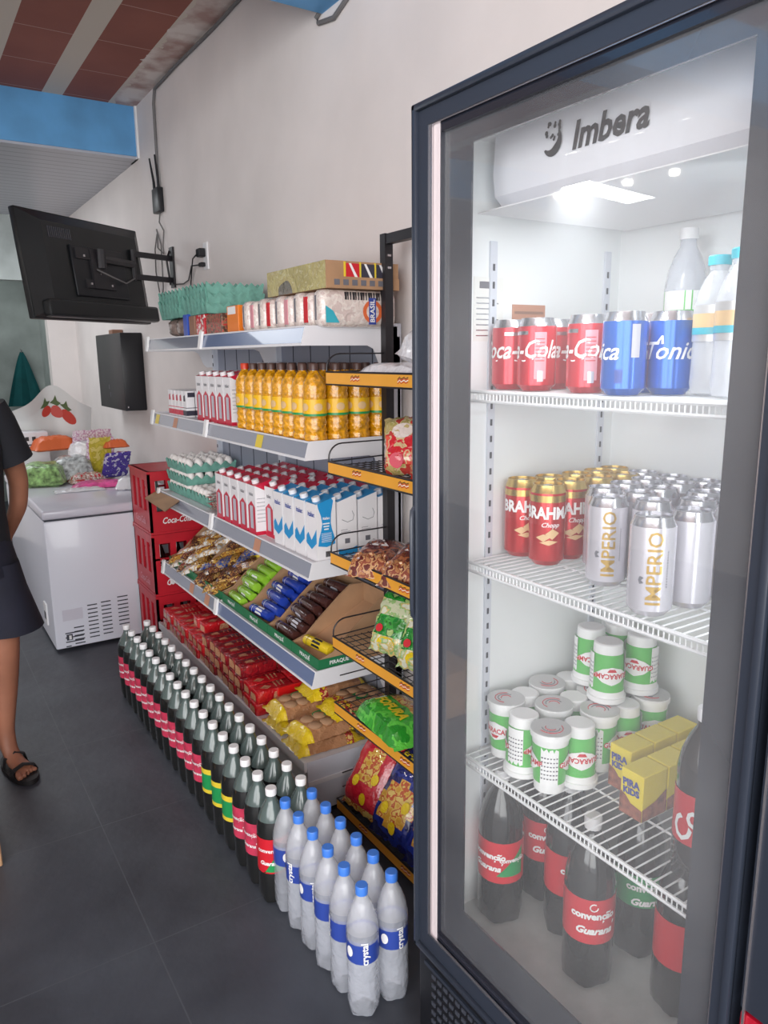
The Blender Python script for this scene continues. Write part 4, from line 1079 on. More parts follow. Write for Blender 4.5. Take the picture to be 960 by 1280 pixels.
# ------------------------------------------------------------------ crates
def crate(z0, lab, n, full):
    x0, x1, ya, yb, h = .985, 1.345, 3.70, 4.035, .318
    t = thing('bottle_crate', lab, 'crate', (1.165, 3.87, z0), 0, 'red bottle crates', True)
    b = MB(); th = .012
    # near face (-y): frame with three windows high, print panel low
    def wall(fn, length, wins, big):
        def q(a0, a1, z0_, z1_): 
            (xa, xb, yc, yd) = fn(a0, a1); b.box(xa, xb, yc, yd, z0 + z0_, z0 + z1_, 'red_crate')
        q(0, length, 0, .115); q(0, length, .27, h)
        edges = [0] + [v for w in wins for v in w] + [length]
        for k in range(0, len(edges), 2): q(edges[k], edges[k + 1], .115, .27)
        q(0, length, .185, .195) if not big else None
    lw = x1 - x0; ld = yb - ya
    wn = [(.035, .09), (.12, .175), (.205, .26), (.29, .335)]
    wall(lambda a, c: (x0 + a, x0 + c, ya, ya + th), lw, wn, False)
    wall(lambda a, c: (x0 + a, x0 + c, yb - th, yb), lw, wn, False)
    ws = [(.05, .10), (.14, .19), (.23, .28)]
    wall(lambda a, c: (x0, x0 + th, ya + a, ya + c), ld, ws, True)
    wall(lambda a, c: (x1 - th, x1, ya + a, ya + c), ld, ws, True)
    b.box(x0, x1, ya, yb, z0, z0 + .01, 'red_crate')
    for k in range(1, 4): b.box(x0 + lw * k / 4 - .003, x0 + lw * k / 4 + .003, ya + th, yb - th, z0 + .01, z0 + .16, 'red_crate_dark')
    for k in range(1, 3): b.box(x0 + th, x1 - th, ya + ld * k / 3 - .003, ya + ld * k / 3 + .003, z0 + .01, z0 + .16, 'red_crate_dark')
    b.box(x0 - .004, x1 + .004, ya - .004, yb + .004, z0 + h - .012, z0 + h, 'red_crate'); b.box(x0 + .02, x1 - .02, ya + .02, yb - .02, z0 + h - .0119, z0 + h + .0005, 'red_crate_dark') if False else None
    b.box(x0 - .003, x1 + .003, ya - .003, yb + .003, z0, z0 + .012, 'red_crate')
    b.build('crate_shell', t, smooth=0)
    b = MB(); b.text('Coca-Cola', .044, lambda u, v: (x0 + .13 + u, ya - .005, z0 + .066 + v), 'ink_white', .35, .0008, sx=.78)
    b.text('Coca-Cola', .05, lambda u, v: (x0 - .005, ya + ld / 2 - u, z0 + .06 + v), 'can_panel', .35, .0006, sx=.82)
    b.build('lettering', t, smooth=0)
    # glass bottles inside
    for k in range(4):
        bx = x0 + .05 + k * .087
        m = 'cola_dark' if full else 'soda_clear'
        g = thing('glass_bottle', f'{"full dark" if full else "empty clear"} glass bottle in the {n} crate, {ORD[k]} from the freezer side', 'bottle', (bx, ya + .055, z0 + .011), 0, f'glass bottles in the {n} crate', True)
        q = MB(); q.lathe([(.026, z0 + .011), (.03, z0 + .02), (.03, z0 + .1), (.026, z0 + .13), (.03, z0 + .17), (.026, z0 + .205), (.014, z0 + .25), (.012, z0 + .28), (.013, z0 + .29)], m, 14, bx, ya + .055); q.build('bottle_body', g)
        q = MB(); q.lathe([(.0305, z0 + .172), (.0305, z0 + .178)], 'ink_white', 14, bx, ya + .055, cap0=False, cap1=False)
        q.text('Coca', .03, lambda u, v: ((bx + .0315 * math.sin(u / .0315)), ya + .055 - .0315 * math.cos(u / .0315), z0 + .15 + v), 'ink_white', .35, .0006); q.build('print', g)
    return t
crate(0, 'red plastic bottle crate with dark bottles, bottom of the stack of three', 'bottom', True)
t = crate(.3195, 'red plastic bottle crate with white sticker, middle of the stack of three', 'middle', True)
b = MB(); b.poly([(1.06, 3.694, .375), (1.11, 3.694, .385), (1.108, 3.694, .42), (1.06, 3.694, .41)], 'ink_white'); b.build('torn_sticker', t)
crate(.639, 'red plastic bottle crate with empty clear bottles, top of the stack of three', 'top', False)

# ------------------------------------------------------------------ wall things
# television, back towards us
Xt = Matrix.Translation((.877, 4.078, 1.931)) @ Matrix.Rotation(.609, 4, 'Z') @ Matrix.Rotation(-.127, 4, 'X')
t = thing('television', 'black flat television seen from behind, hanging from a wall arm', 'television', (.877, 4.078, 1.931)); t.matrix_world = Xt
b = MB(); b.rbox(-.402, .402, -.004, .03, -.247, .247, 'tv_black', .006, 2); b.build('bezel', t)
b = MB(); o_ = [(-.395, -.24), (.395, -.24), (.395, .24), (-.395, .24)]; i_ = [(-.30, -.20), (.33, -.20), (.33, .19), (-.30, .19)]
vs = [(x, -.004, z) for x, z in o_] + [(x, -.045, z) for x, z in i_]
b.add(vs, [(0, 1, 5, 4), (1, 2, 6, 5), (2, 3, 7, 6), (3, 0, 4, 7), (4, 5, 6, 7)], 'tv_black')
b.rbox(-.36, .40, -.07, -.02, -.245, -.165, 'tv_black', .012, 2)
b.rbox(-.16, .2, -.058, -.045, -.14, .10, 'black_plastic', .006, 2)
for k in range(12): b.box(-.27 + k * .012, -.262 + k * .012, -.0465, -.044, .12, .17, 'border_dark')
b.build('back_cover', t, smooth=20)
b = MB(); b.poly([(-.37, .0312, -.215), (.37, .0312, -.215), (.37, .0312, .225), (-.37, .0312, .225)], 'border_dark'); b.build('screen', t)
b = MB(); b.box(-.14, .14, -.066, -.058, .035, .085, 'black_metal'); b.box(-.10, .10, -.066, -.058, -.10, -.06, 'black_metal')
b.box(-.05, .05, -.07, -.058, -.10, .085, 'black_metal')
for x, z in ((-.09, .05), (.09, .05), (-.07, -.08), (.07, -.08), (0, -.03)): b.box(x - .005, x + .005, -.07, -.064, z - .005, z + .005, 'chrome')
b.build('mounting_plate', t, smooth=0)
t = thing('wall_mount', 'black folding television arm with triangular plate screwed to the wall', 'wall mount', (XW, 4.30, 1.99), 0, None, True)
b = MB(); b.box(XW - .012, XW - .001, 4.27, 4.33, 1.885, 2.10, 'black_metal'); b.build('wall_plate', t)
hub = Vector((.93, 4.03, 1.985)); mid = Vector((1.13, 4.20, 1.985))
for z in (2.04, 1.925):
    b = MB(); a = Vector((1.36, 4.30, z)); c = Vector((1.13, 4.20, z)); d = (c - a).normalized(); n = d.cross(Vector((0, 0, 1))) * .008
    b.add([a + n + Vector((0, 0, .014)), a - n + Vector((0, 0, .014)), a - n - Vector((0, 0, .014)), a + n - Vector((0, 0, .014)), c + n + Vector((0, 0, .014)), c - n + Vector((0, 0, .014)), c - n - Vector((0, 0, .014)), c + n - Vector((0, 0, .014))],
          [(0, 1, 2, 3), (4, 7, 6, 5), (0, 4, 5, 1), (1, 5, 6, 2), (2, 6, 7, 3), (3, 7, 4, 0)], 'black_metal'); b.build('arm', t, smooth=0)
b = MB(); b.tube([(1.36, 4.31, 2.08), (1.335, 4.29, 2.03), (1.355, 4.31, 1.90)], .006, 'black_metal', 5); b.build('brace', t)
b = MB(); b.lathe([(.014, 1.905), (.014, 2.062)], 'black_metal', 10, 1.13, 4.20); b.build('pivot', t)
b = MB(); b.tube([tuple(mid), tuple(hub)], .019, 'black_metal', 6); b.lathe([(.024, 1.94), (.024, 2.03)], 'black_metal', 10, hub.x, hub.y); b.build('front_arm', t)
b = MB(); b.tube([(.90, 4.0, 1.93), (.98, 4.03, 1.90), (1.06, 4.1, 1.88), (1.13, 4.19, 1.915)], .004, 'cable_grey', 6); b.build('cable', t)

# wall box
b = MB(); b.rbox(1.235, XW - .001, 5.03, 5.72, 1.17, 1.665, 'black_plastic', .006, 2); 
b.box(1.233, 1.236, 5.42, 5.43, 1.30, 1.33, 'ink_grey'); b.box(1.233, 1.236, 5.40, 5.41, 1.25, 1.28, 'ink_grey'); b.box(1.25, 1.256, 5.026, 5.031, 1.19, 1.20, 'chrome')
o = b.build('wall_box', loc=(1.3, 5.37, 1.17)); tag(o, 'plain black box mounted on the wall below the television', 'wall box')
b = MB(); b.rbox(1.30, XW - .001, 5.5, 5.6, 1.667, 1.70, 'brown_box', .004, 1); o = b.build('small_box', loc=(1.33, 5.55, 1.667)); tag(o, 'tiny brown box lying on top of the black wall box', 'box')
# router
t = thing('router', 'black wifi router with two antennas hanging high on the wall', 'router', (XW, 4.46, 2.33), 0, None, True)
b = MB(); b.rbox(XW - .035, XW - .001, 4.39, 4.50, 2.30, 2.43, 'black_plastic', .006, 2); b.build('body', t)
for (y, y2) in ((4.49, 4.53), (4.41, 4.43)):
    b = MB(); b.tube([(XW - .02, y, 2.42), (XW - .02, y + .003, 2.47), (XW - .025, y2, 2.60)], .007, 'black_plastic', 8, radii=[.008, .0075, .0045]); b.build('antenna', t)
# cables
b = MB(); b.tube([(XW - .008, 3.0, 2.935), (XW - .008, 3.5, 2.925), (XW - .01, 4.05, 2.93), (XW - .01, 4.40, 2.925), (XW - .01, 4.435, 2.86), (XW - .01, 4.44, 2.6), (XW - .012, 4.44, 2.44)], .0075, 'cable_grey', 8)
o = b.build('cable', loc=(XW, 4, 2.9)); tag(o, 'grey cable running under the ceiling and down to the router', 'cable')
b = MB(); pts = [(4.45, 2.30), (4.44, 2.25), (4.40, 2.2), (4.40, 2.12), (4.43, 2.08), (4.50, 2.12), (4.52, 2.2), (4.50, 2.22), (4.47, 2.14), (4.44, 2.0), (4.48, 1.9), (4.5, 1.8)]
b.tube([(XW - .01 - .01 * (i % 2), y, z) for i, (y, z) in enumerate(pts)], .004, 'cable_grey', 6); b.tube([(XW - .01, 4.53, 2.2), (XW - .015, 4.57, 2.12), (XW - .01, 4.6, 2.0), (XW - .012, 4.55, 1.88)], .004, 'cable_grey', 6)
o = b.build('cable', loc=(XW, 4.45, 2.2)); tag(o, 'tangled grey cable hanging below the router behind the television', 'cable')
b = MB(); b.tube([(XW - .006, 2.50, 2.66), (XW - .008, 2.545, 2.64), (XW - .008, 2.53, 2.62), (XW - .008, 2.42, 2.60), (XW - .008, 2.32, 2.63), (XW - .008, 2.25, 2.72), (XW - .008, 2.2, 2.93)], .008, 'cable_grey', 8)
o = b.build('cable', loc=(XW, 2.4, 2.65)); tag(o, 'short grey cable looping around the end of the blue beam', 'cable')
# outlet
t = thing('wall_outlet', 'white wall outlet plate with black plugs above the egg trays', 'outlet', (XW, 3.77, 1.98), 0, None, True)
b = MB(); b.rbox(XW - .010, XW - .001, 3.73, 3.79, 1.93, 2.06, 'white_plastic', .003, 1); b.build('plate', t)
b = MB(); b.rbox(XW - .045, XW - .009, 3.75, 3.80, 1.99, 2.03, 'black_plastic', .005, 1); b.rbox(XW - .035, XW - .009, 3.76, 3.80, 1.945, 1.965, 'black_plastic', .004, 1); b.build('plug', t)
b = MB(); b.tube([(XW - .035, 3.80, 2.01), (XW - .04, 3.86, 1.99), (XW - .02, 3.95, 1.93), (XW - .012, 4.0, 1.86), (XW - .012, 4.0, 1.78)], .0035, 'black_plastic', 6)
b.tube([(XW - .03, 3.80, 1.955), (XW - .035, 3.9, 1.96), (XW - .02, 4.0, 1.9), (XW - .015, 4.1, 1.89), (XW - .015, 4.27, 1.9)], .0035, 'black_plastic', 6); b.build('power_cord', t)
# teal cloth in the back doorway
t = thing('teal_cloth', 'teal cloth hanging from a hook on the wall beyond the back doorway', 'cloth', (1.165, 8.93, 1.585))
b = MB(); vs = []; fs = []
for i in range(9):
    for j in range(13):
        u = -1 + i / 4; h = j / 12; w = .012 + .115 * (1 - h) ** .8
        vs.append((1.26 * (u * w + .02 * (1 - h) * u), .02 * math.sin(u * 7) * (1 - h), 1.26 * (-.45 + .45 * h)))
for i in range(8):
    for j in range(12): a = i * 13 + j; fs.append((a, a + 13, a + 14, a + 1))
b.add(vs, fs, 'teal_cloth'); b.build('fabric', t)
MB().tube([(0, 0, -.01), (0, .02, .02), (0, .068, .03)], .006, 'chrome', 6).build('hook', t)

# cardboard box at the left edge
b = MB(); b.rbox(-.32, .103, 2.33, 2.67, 0, .20, 'cardboard', .003, 1); b.box(-.12, -.115, 2.28, 2.62, .2, .2008, 'cardboard_in')
o = b.build('cardboard_box', loc=(-.12, 2.45, 0)); tag(o, 'plain brown cardboard box on the floor at the left edge', 'box')


# ------------------------------------------------------------------ person
def person():
    """standing, facing the camera side, mostly outside the left edge"""
    t = thing('person', 'person in black t-shirt, dark shorts and black sandals standing at left edge, arm hanging down', 'person', (.118, 2.93, 0))
    me = bpy.data.meshes.new('body')
    V = []; E_ = []; RR = []
    def v(p, r): V.append(p); RR.append(r if isinstance(r, tuple) else (r, r)); return len(V) - 1
    def e(a, c): E_.append((a, c))
    pel = v((0, 0, .86), (.125, .095)); wa = v((0, 0, 1.0), (.115, .085)); ch = v((0, 0, 1.18), (.135, .095)); up = v((0, .005, 1.32), (.12, .08)); nk = v((0, .01, 1.405), .055); n2 = v((0, 0, 1.455), .052)
    hd = v((0, -.01, 1.52), .075); h2 = v((0, -.008, 1.59), .085); h3 = v((0, 0, 1.65), .065)
    for a, c in ((pel, wa), (wa, ch), (ch, up), (up, nk), (nk, n2), (n2, hd), (hd, h2), (h2, h3)): e(a, c)
    for s in (-1, 1):
        sh = v((s * .165, .0, 1.335), .056); e(up, sh)
        bk = .10 if s > 0 else 0
        ua = v((s * .200, .005 + bk * .1, 1.20), .046); el = v((s * .245, .02 + bk * .35, 1.07), .037); fa = v((s * .244, bk * .8, .97), .034); wr = v((s * .215, -.03 + bk * 1.6, .865), .024)
        oy = bk * 1.65; pa = v((s * .190, -.04 + oy, .82), (.024, .018)); p2 = v((s * .186, -.048 + oy, .785), (.028, .017))
        for a, c in ((sh, ua), (ua, el), (el, fa), (fa, wr), (wr, pa), (pa, p2)): e(a, c)
        for k in range(4):
            q = -.028 + k * .018; L = (.062, .075, .07, .055)[k]
            a = v((s * .186, -.048 + q - .002 + oy, .762), .009); c = v((s * .182, -.052 + q - .004 + oy, .762 - L * .5), .008); d = v((s * .172, -.056 + q + oy, .762 - L), .007)
            e(p2, a); e(a, c); e(c, d)
        a = v((s * .178, -.075 + oy, .795), .010); c = v((s * .168, -.092 + oy, .765), .009); d = v((s * .163, -.096 + oy, .735), .0075); e(pa, a); e(a, c); e(c, d)
        hp = v((s * .085, 0, .80), (.088, .085)); th = v((s * .105, -.005, .62), .072); kn = v((s * .108, -.012, .46), .052); cf = v((s * .098, .012, .32), .050); c2 = v((s * .088, .008, .2), .036); an = v((s * .080, .015, .09), .030)
        he = v((s * .080, .028, .042), (.030, .028)); ft = v((s * .084, -.05, .038), (.034, .022)); ba = v((s * .090, -.11, .030), (.040, .016))
        for a, c in ((pel, hp), (hp, th), (th, kn), (kn, cf), (cf, c2), (c2, an), (an, he), (an, ft), (ft, ba)): e(a, c)
        for k in range(5):
            x = s * (.090 + (-.032 + k * .0155)); r = (.0125, .0095, .009, .0085, .008)[k]
            a = v((x, -.14, .028), r); d = v((x, -.166 + .007 * k, .024), r * .9); e(ba, a); e(a, d)
    me.from_pydata([tuple(p) for p in V], E_, []); me.materials.append(MATS['skin'])
    o = bpy.data.objects.new('body', me); C.objects.link(o); o.parent = t
    m = o.modifiers.new('Skin', 'SKIN'); m.use_smooth_shade = True; m.branch_smoothing = .4
    sv = me.skin_vertices[0].data if me.skin_vertices else None
    if sv is None:
        bm = bmesh.new(); bm.from_mesh(me); bm.verts.layers.skin.verify(); bm.to_mesh(me); bm.free(); sv = me.skin_vertices[0].data
    for i, r in enumerate(RR): sv[i].radius = r; sv[i].use_root = (i == 0)
    m2 = o.modifiers.new('Sub', 'SUBSURF'); m2.levels = 2; m2.render_levels = 2
    # clothing: lofted shells
    def loft(name, rings, mat, n=28, th=0, fold=.0):
        b = MB(); vs = []; fs = []
        for i, (cx, cy, cz, rx, ry) in enumerate(rings):
            for k in range(n):
                a = 2 * PI * k / n; w = 1 + fold * math.sin(5 * a + i * 1.1) + fold * .6 * math.sin(9 * a - i * .7)
                vs.append((cx + rx * w * math.cos(a), cy + ry * w * math.sin(a), cz))
        for i in range(len(rings) - 1):
            for k in range(n): fs.append((i * n + k, i * n + (k + 1) % n, (i + 1) * n + (k + 1) % n, (i + 1) * n + k))
        b.add(vs, fs, mat); return b
    b = loft('t_shirt', [(0, 0, .80, .175, .125), (0, 0, .90, .168, .122), (0, 0, 1.0, .160, .118), (0, 0, 1.1, .166, .122), (0, 0, 1.2, .178, .125), (0, 0, 1.29, .185, .118), (0, .003, 1.345, .172, .10), (0, .006, 1.385, .12, .082), (0, .008, 1.412, .075, .07)], 'shirt_black', fold=.012)
    for s in (-1, 1):
        a, c = Vector((s * .14, 0, 1.345)), Vector((s * .215, .006, 1.145))
        b.tube([a, a.lerp(c, .3), a.lerp(c, .65), c], .07, 'shirt_black', 16, radii=[.066, .072, .070, .070])
    b.build('t_shirt', t, smooth=60)
    b = loft('shorts', [(0, 0, .93, .150, .115), (0, 0, .86, .172, .130), (0, 0, .80, .182, .135), (0, 0, .76, .190, .135)], 'shorts_navy', fold=.01)
    for s in (-1, 1):
        L = loft('', [(s * .088, 0, .80, .098, .118), (s * .102, -.002, .70, .103, .112), (s * .118, -.004, .60, .112, .112), (s * .128, -.004, .535, .120, .112)], 'shorts_navy', 22, fold=.02)
        b.add(L.v, L.f, 'shorts_navy')
    b.build('shorts', t, smooth=60)
    b = MB(); b.lathe([(.088, 1.56), (.097, 1.60), (.094, 1.65), (.07, 1.70), (.03, 1.722)], 'hair_black', 18, 0, .012); b.build('hair', t)
    b = MB()
    for s in (-1, 1):
        b.lathe([(.006, 1.575), (.012, 1.583), (.006, 1.591)], 'ink_white', 10, s * .03, -.075); b.lathe([(.003, 1.580), (.006, 1.583), (.003, 1.586)], 'ink_black', 8, s * .03, -.084)
        b.tube([(s * .085, -.0, 1.56), (s * .092, .006, 1.58), (s * .085, .01, 1.60)], .010, 'skin', 8)
    b.tube([(0, -.088, 1.585), (0, -.103, 1.555), (0, -.092, 1.548)], .009, 'skin', 8)
    b.tube([(-.02, -.083, 1.52), (0, -.088, 1.519), (.02, -.083, 1.52)], .005, 'can_panel', 6); b.build('face', t)
    for s in (-1, 1):
        b = MB(); n = 24; vs = []
        for z in (.002, .020):
            for k in range(n):
                a = 2 * PI * k / n; w = .046 + .012 * (math.sin(a) < 0) * abs(math.sin(a))
                vs.append((s * .087 + w * math.cos(a), -.065 + .128 * math.sin(a), z))
        b.add(vs, [tuple(range(n))[::-1], tuple(range(n, 2 * n))] + [(k, (k + 1) % n, n + (k + 1) % n, n + k) for k in range(n)], 'rubber_black')
        sd = b.build('sandal', t)
        for yy, h, w in ((-.115, .052, .046), (-.035, .072, .042)):
            b = MB(); b.tube([(s * .087 - w, yy, .018), (s * .087 - w * .8, yy, h * .75), (s * .087, yy, h), (s * .087 + w * .8, yy, h * .75), (s * .087 + w, yy, .018)], .012, 'rubber_black', 8, flat=.35)
            b.build('strap', sd)
    t.rotation_euler = (0, 0, R(14))
    return t
person()

# ------------------------------------------------------------------ glass-door cooler
FX, FL, FR, FT = .80, 1.145, .449, 1.916          # door plane, left and right outer edges, top
t = thing('display_cooler', 'tall black-framed glass-door drinks cooler full of cans and bottles', 'cooler', (1.08, .8, 0), 0, None, True)
b = MB()
b.box(.862, 1.362, 1.10, FL - .003, .02, FT - .01, 'frame_dark'); b.box(.862, 1.362, FR + .003, .468, .02, FT - .01, 'frame_dark')
b.box(1.28, 1.362, .468, 1.10, .02, FT - .01, 'frame_dark'); b.box(.862, 1.28, .468, 1.10, 1.87, FT - .01, 'frame_dark'); b.box(.862, 1.28, .468, 1.10, .02, .335, 'frame_dark')
b.build('cabinet', t, smooth=0)
b = MB(); b.box(.862, 1.28, 1.094, 1.10, .335, 1.87, 'liner'); b.box(.862, 1.28, .468, .474, .335, 1.87, 'liner'); b.box(1.274, 1.28, .474, 1.094, .335, 1.87, 'liner')
b.box(.862, 1.274, .474, 1.094, 1.864, 1.87, 'liner'); b.box(.862, 1.274, .474, 1.094, .335, .359, 'liner_floor'); b.build('liner', t, smooth=0)
# door
def ring(b, x0, x1, o, i, m):       # o,i = (ymin,ymax,zmin,zmax)
    b.box(x0, x1, o[0], i[0], o[2], o[3], m); b.box(x0, x1, i[1], o[1], o[2], o[3], m)
    b.box(x0, x1, i[0], i[1], o[2], i[2], m); b.box(x0, x1, i[0], i[1], i[3], o[3], m)
b = MB(); O = (FR, FL, .272, FT); I1 = (.477, 1.106, .318, 1.878)
ring(b, FX, FX + .058, O, I1, 'frame_dark')
# rounded outer lip
for (y0, y1, z0, z1) in ((FR, FR + .012, .272, FT), (FL - .012, FL, .272, FT), (FR, FL, FT - .012, FT), (FR, FL, .272, .284)):
    b.rbox(FX - .008, FX + .004, y0, y1, z0, z1, 'frame_dark', .003, 2)
door = b.build('door_frame', t)
b = MB(); I2 = (.484, 1.080, .336, 1.862); b.box(FX + .006, FX + .03, 1.082, I1[1], I1[2], I1[3], 'strip_light'); ring(b, FX + .008, FX + .03, (I1[0], 1.082, I1[2], I1[3]), I2, 'border_dark')
ring(b, FX + .002, FX + .004, (I1[0], I1[1], I1[2], I1[3]), (I1[0] + .003, I1[1] - .009, I1[2] + .005, I1[3] - .002), 'chrome'); b.build('metal_trim', door, smooth=0)
b = MB(); I3 = (.533, 1.012, .428, 1.832); ring(b, FX + .018, FX + .022, I2, I3, 'border_dark'); b.build('printed_border', door, smooth=0)
b = MB(); b.poly([(FX + .0165, I2[0], I2[2]), (FX + .0165, I2[1], I2[2]), (FX + .0165, I2[1], I2[3]), (FX + .0165, I2[0], I2[3])], 'door_glass'); b.build('glass_pane', door, smooth=0)
b = MB(); b.tube([(FX - .002, FL - .003, 1.225), (FX - .012, FL - .006, 1.215), (FX - .016, FL - .010, 1.195), (FX - .016, FL - .010, 1.03), (FX - .012, FL - .006, 1.01), (FX - .002, FL - .003, 1.0)], .004, 'frame_dark', 8)
b.build('handle', door)
# evaporator cover with brand lettering
b = MB(); b.prism([(.905, 1.868), (.900, 1.80), (.905, 1.765), (.925, 1.748), (1.27, 1.742), (1.27, 1.868)], .50, 1.055, 'white_gloss')
can_ = b.build('evaporator_cover', t, smooth=30)
b = MB(); b.text('Imbera', .054, lambda u, v: (.8985 + 0 * u, .805 - u, 1.818 + v), 'ink_black', .22, .0016, sx=.92)
lc = (.915, 1.822)
pts = []
for k in range(15):
    a = R(-150 + k * 14); pts.append((lc[0] + .0 - .020 * math.cos(a), lc[1] + .022 * math.sin(a)))
inn = []
for k in range(15):
    a = R(-150 + k * 14); w = .003 + .009 * math.sin(PI * (k / 14)) ; inn.append((lc[0] - (.020 - w * 1.1) * math.cos(a), lc[1] + (.022 - w * 1.2) * math.sin(a)))
for k in range(14):
    b.poly([(.8985, *pts[k]), (.8985, *pts[k + 1]), (.8985, *inn[k + 1]), (.8985, *inn[k])], 'ink_black')
rd = random.Random(5)
for k in range(16):
    cy, cz = lc[0] + .014 - .030 * rd.random(), lc[1] + .002 + .026 * rd.random(); r_ = .0022 + .0016 * rd.random()
    b.poly([(.8984, cy + r_ * math.cos(a), cz + r_ * math.sin(a)) for a in [2 * PI * j / 6 for j in range(6)]], 'ink_black')
b.build('lettering', can_, smooth=0)
# shelf standards and stickers
for x in (.935, 1.235):
    for (y0, y1) in ((1.089, 1.094), (.474, .479)):
        b = MB(); b.box(x - .008, x + .008, y0, y1, .42, 1.70, 'shelf_metal')
        for k in range(40): b.box(x - .0025, x + .0025, y0 - .0006, y1 + .0006, .44 + k * .031, .452 + k * .031, 'slot_dark')
        b.build('shelf_standard', t, smooth=0)
b = MB(); b.box(.892, .962, 1.0925, 1.094, 1.525, 1.638, 'sheet_label')
b.box(.905, .945, 1.0920, 1.0925, 1.618, 1.63, 'ink_grey')
for k in range(8): b.box(.898, .950 - .008 * (k % 3), 1.0921, 1.0925, 1.534 + k * .0095, 1.536 + k * .0095, 'can_silver')
b.build('notice_sticker', t, smooth=0)
b = MB(); b.box(.985, 1.068, 1.0925, 1.094, 1.545, 1.592, 'tan_sticker'); b.box(.99, 1.063, 1.0920, 1.0925, 1.575, 1.58, 'brown_box'); b.build('tan_sticker', t, smooth=0)
for z in (1.44, 1.123, .722):
    b = MB(); zs = z - .004
    for k in range(34): b.bar((.872, .486 + k * .0178, zs), (1.255, .486 + k * .0178, zs), .0018, 'wire_white')
    for x in (1.0, 1.13, 1.255): b.bar((x, .48, zs - .004), (x, 1.088, zs - .004), .0026, 'wire_white')
    b.bar((.872, .478, zs), (.872, 1.09, zs), .0034, 'wire_white', 6); b.bar((.872, .478, zs - .016), (.872, 1.09, zs - .016), .003, 'wire_white', 6)
    for k in range(68): b.bar((.872, .486 + k * .0089, zs), (.872, .486 + k * .0089, zs - .016), .0014, 'wire_white', 4)
    sh = b.build('wire_shelf', t, smooth=0)
    for y in (.482, 1.086): MB().box(.92, 1.25, y - .003, y + .003, zs - .02, zs - .004, 'wire_white').build('shelf_bracket', sh, smooth=0)
# lower grille
b = MB(); b.rbox(FX + .004, FX + .06, FR + .002, FL - .002, .015, .262, 'black_plastic', .008, 2); gr = b.build('front_grille', t)
b = MB()
for k in range(9):
    for j in range(30): b.box(FX + .0015, FX + .005, .50 + j * .02, .512 + j * .02, .045 + k * .022, .054 + k * .022, 'slot_dark')
b.box(FX - .0005, FX + .004, .485, 1.115, .028, .036, 'frame_dark'); b.box(FX - .0005, FX + .004, .485, 1.115, .24, .248, 'frame_dark'); b.build('grille_louvres', gr, smooth=0)
b = MB(); b.box(.88, 1.26, .50, 1.07, 1.7385, 1.7405, 'white_plastic'); b.build('lamp_cover', t)

# neighbouring cooler
t = thing('red_cooler', 'dark drinks cooler with red lower front at the right edge beside the glass-door cooler', 'cooler', (1.08, .1, 0), 0, None, True)
b = MB(); b.box(.812, 1.362, -.26, .436, .02, 1.90, 'frame_dark'); b.build('cabinet', t, smooth=0)
b = MB(); b.rbox(.795, .812, -.26, .436, .70, 1.90, 'frame_dark', .004, 2); b.box(.7935, .796, .428, .431, .02, 1.90, 'chrome'); b.build('door', t)
b = MB(); b.rbox(.797, .812, -.26, .436, .02, .695, 'cooler_red', .004, 2); b.build('lower_panel', t)
b = MB(); b.box(.7925, .795, .36, .424, 1.235, 1.31, 'ink_gold'); b.box(.792, .7925, .37, .42, 1.265, 1.29, 'label_green'); b.box(.792, .7926, .36, .424, 1.235, 1.243, 'ink_white'); b.build('sticker', t)

# ------------------------------------------------------------------ cans
def can(name, h, body, top, extra, lab, r=.033):
    t = thing(name, lab, 'can')
    s = 1
    b = MB(); b.lathe([(r * .74, 0), (r * .80, .003), (r, .010), (r, .012), (r, h - .018), (r * .99, h - .014)], body, 24, cap1=False); b.build('can_body', t)
    b = MB(); b.lathe([(r * .99, h - .014), (r * .86, h - .004), (r * .84, h), (r * .80, h), (r * .79, h - .004), (.001, h - .004)], top, 24, cap0=False); 
    b.box(-.011, .006, -.006, .006, h - .004, h - .002, 'can_silver'); b.build('can_lid', t)
    b = MB(); extra(b, r, h); b.build('print', t)
    return Kind(t)
def coke(b, r, h):
    b.text('Coca-Cola', .042, cyl(r, R(-138), h * .56), 'ink_white', .35, .0007, sx=.8)
    f = cyl(r, R(-138), h * .56, .0008); P_ = [(-.03, -.018), (-.01, -.013), (.01, -.018), (.03, -.014)]
    for a, c in zip(P_, P_[1:]): b.poly([f(a[0], a[1] - .001), f(c[0], c[1] - .001), f(c[0], c[1] + .001), f(a[0], a[1] + .001)], 'ink_white')
    def panel(a0, a1, z0, z1, m, off=.0004):
        n = 6
        for k in range(n):
            p = a0 + (a1 - a0) * k / n; q = a0 + (a1 - a0) * (k + 1) / n
            R_ = r + off; b.poly([(R_ * math.cos(p), R_ * math.sin(p), z0), (R_ * math.cos(q), R_ * math.sin(q), z0), (R_ * math.cos(q), R_ * math.sin(q), z1), (R_ * math.cos(p), R_ * math.sin(p), z1)], m)
    panel(R(-85), R(-50), .02, h - .024, 'can_panel')
    for k in range(7): panel(R(-82), R(-56), .05 + k * .006, .0515 + k * .006, 'label_red', .0008)
    panel(R(-75), R(-58), .016, .034, 'can_white', .0009)
    panel(R(-160), R(-105), h - .028, h - .022, 'can_silver')
    panel(R(40), R(75), .02, h - .024, 'can_panel')
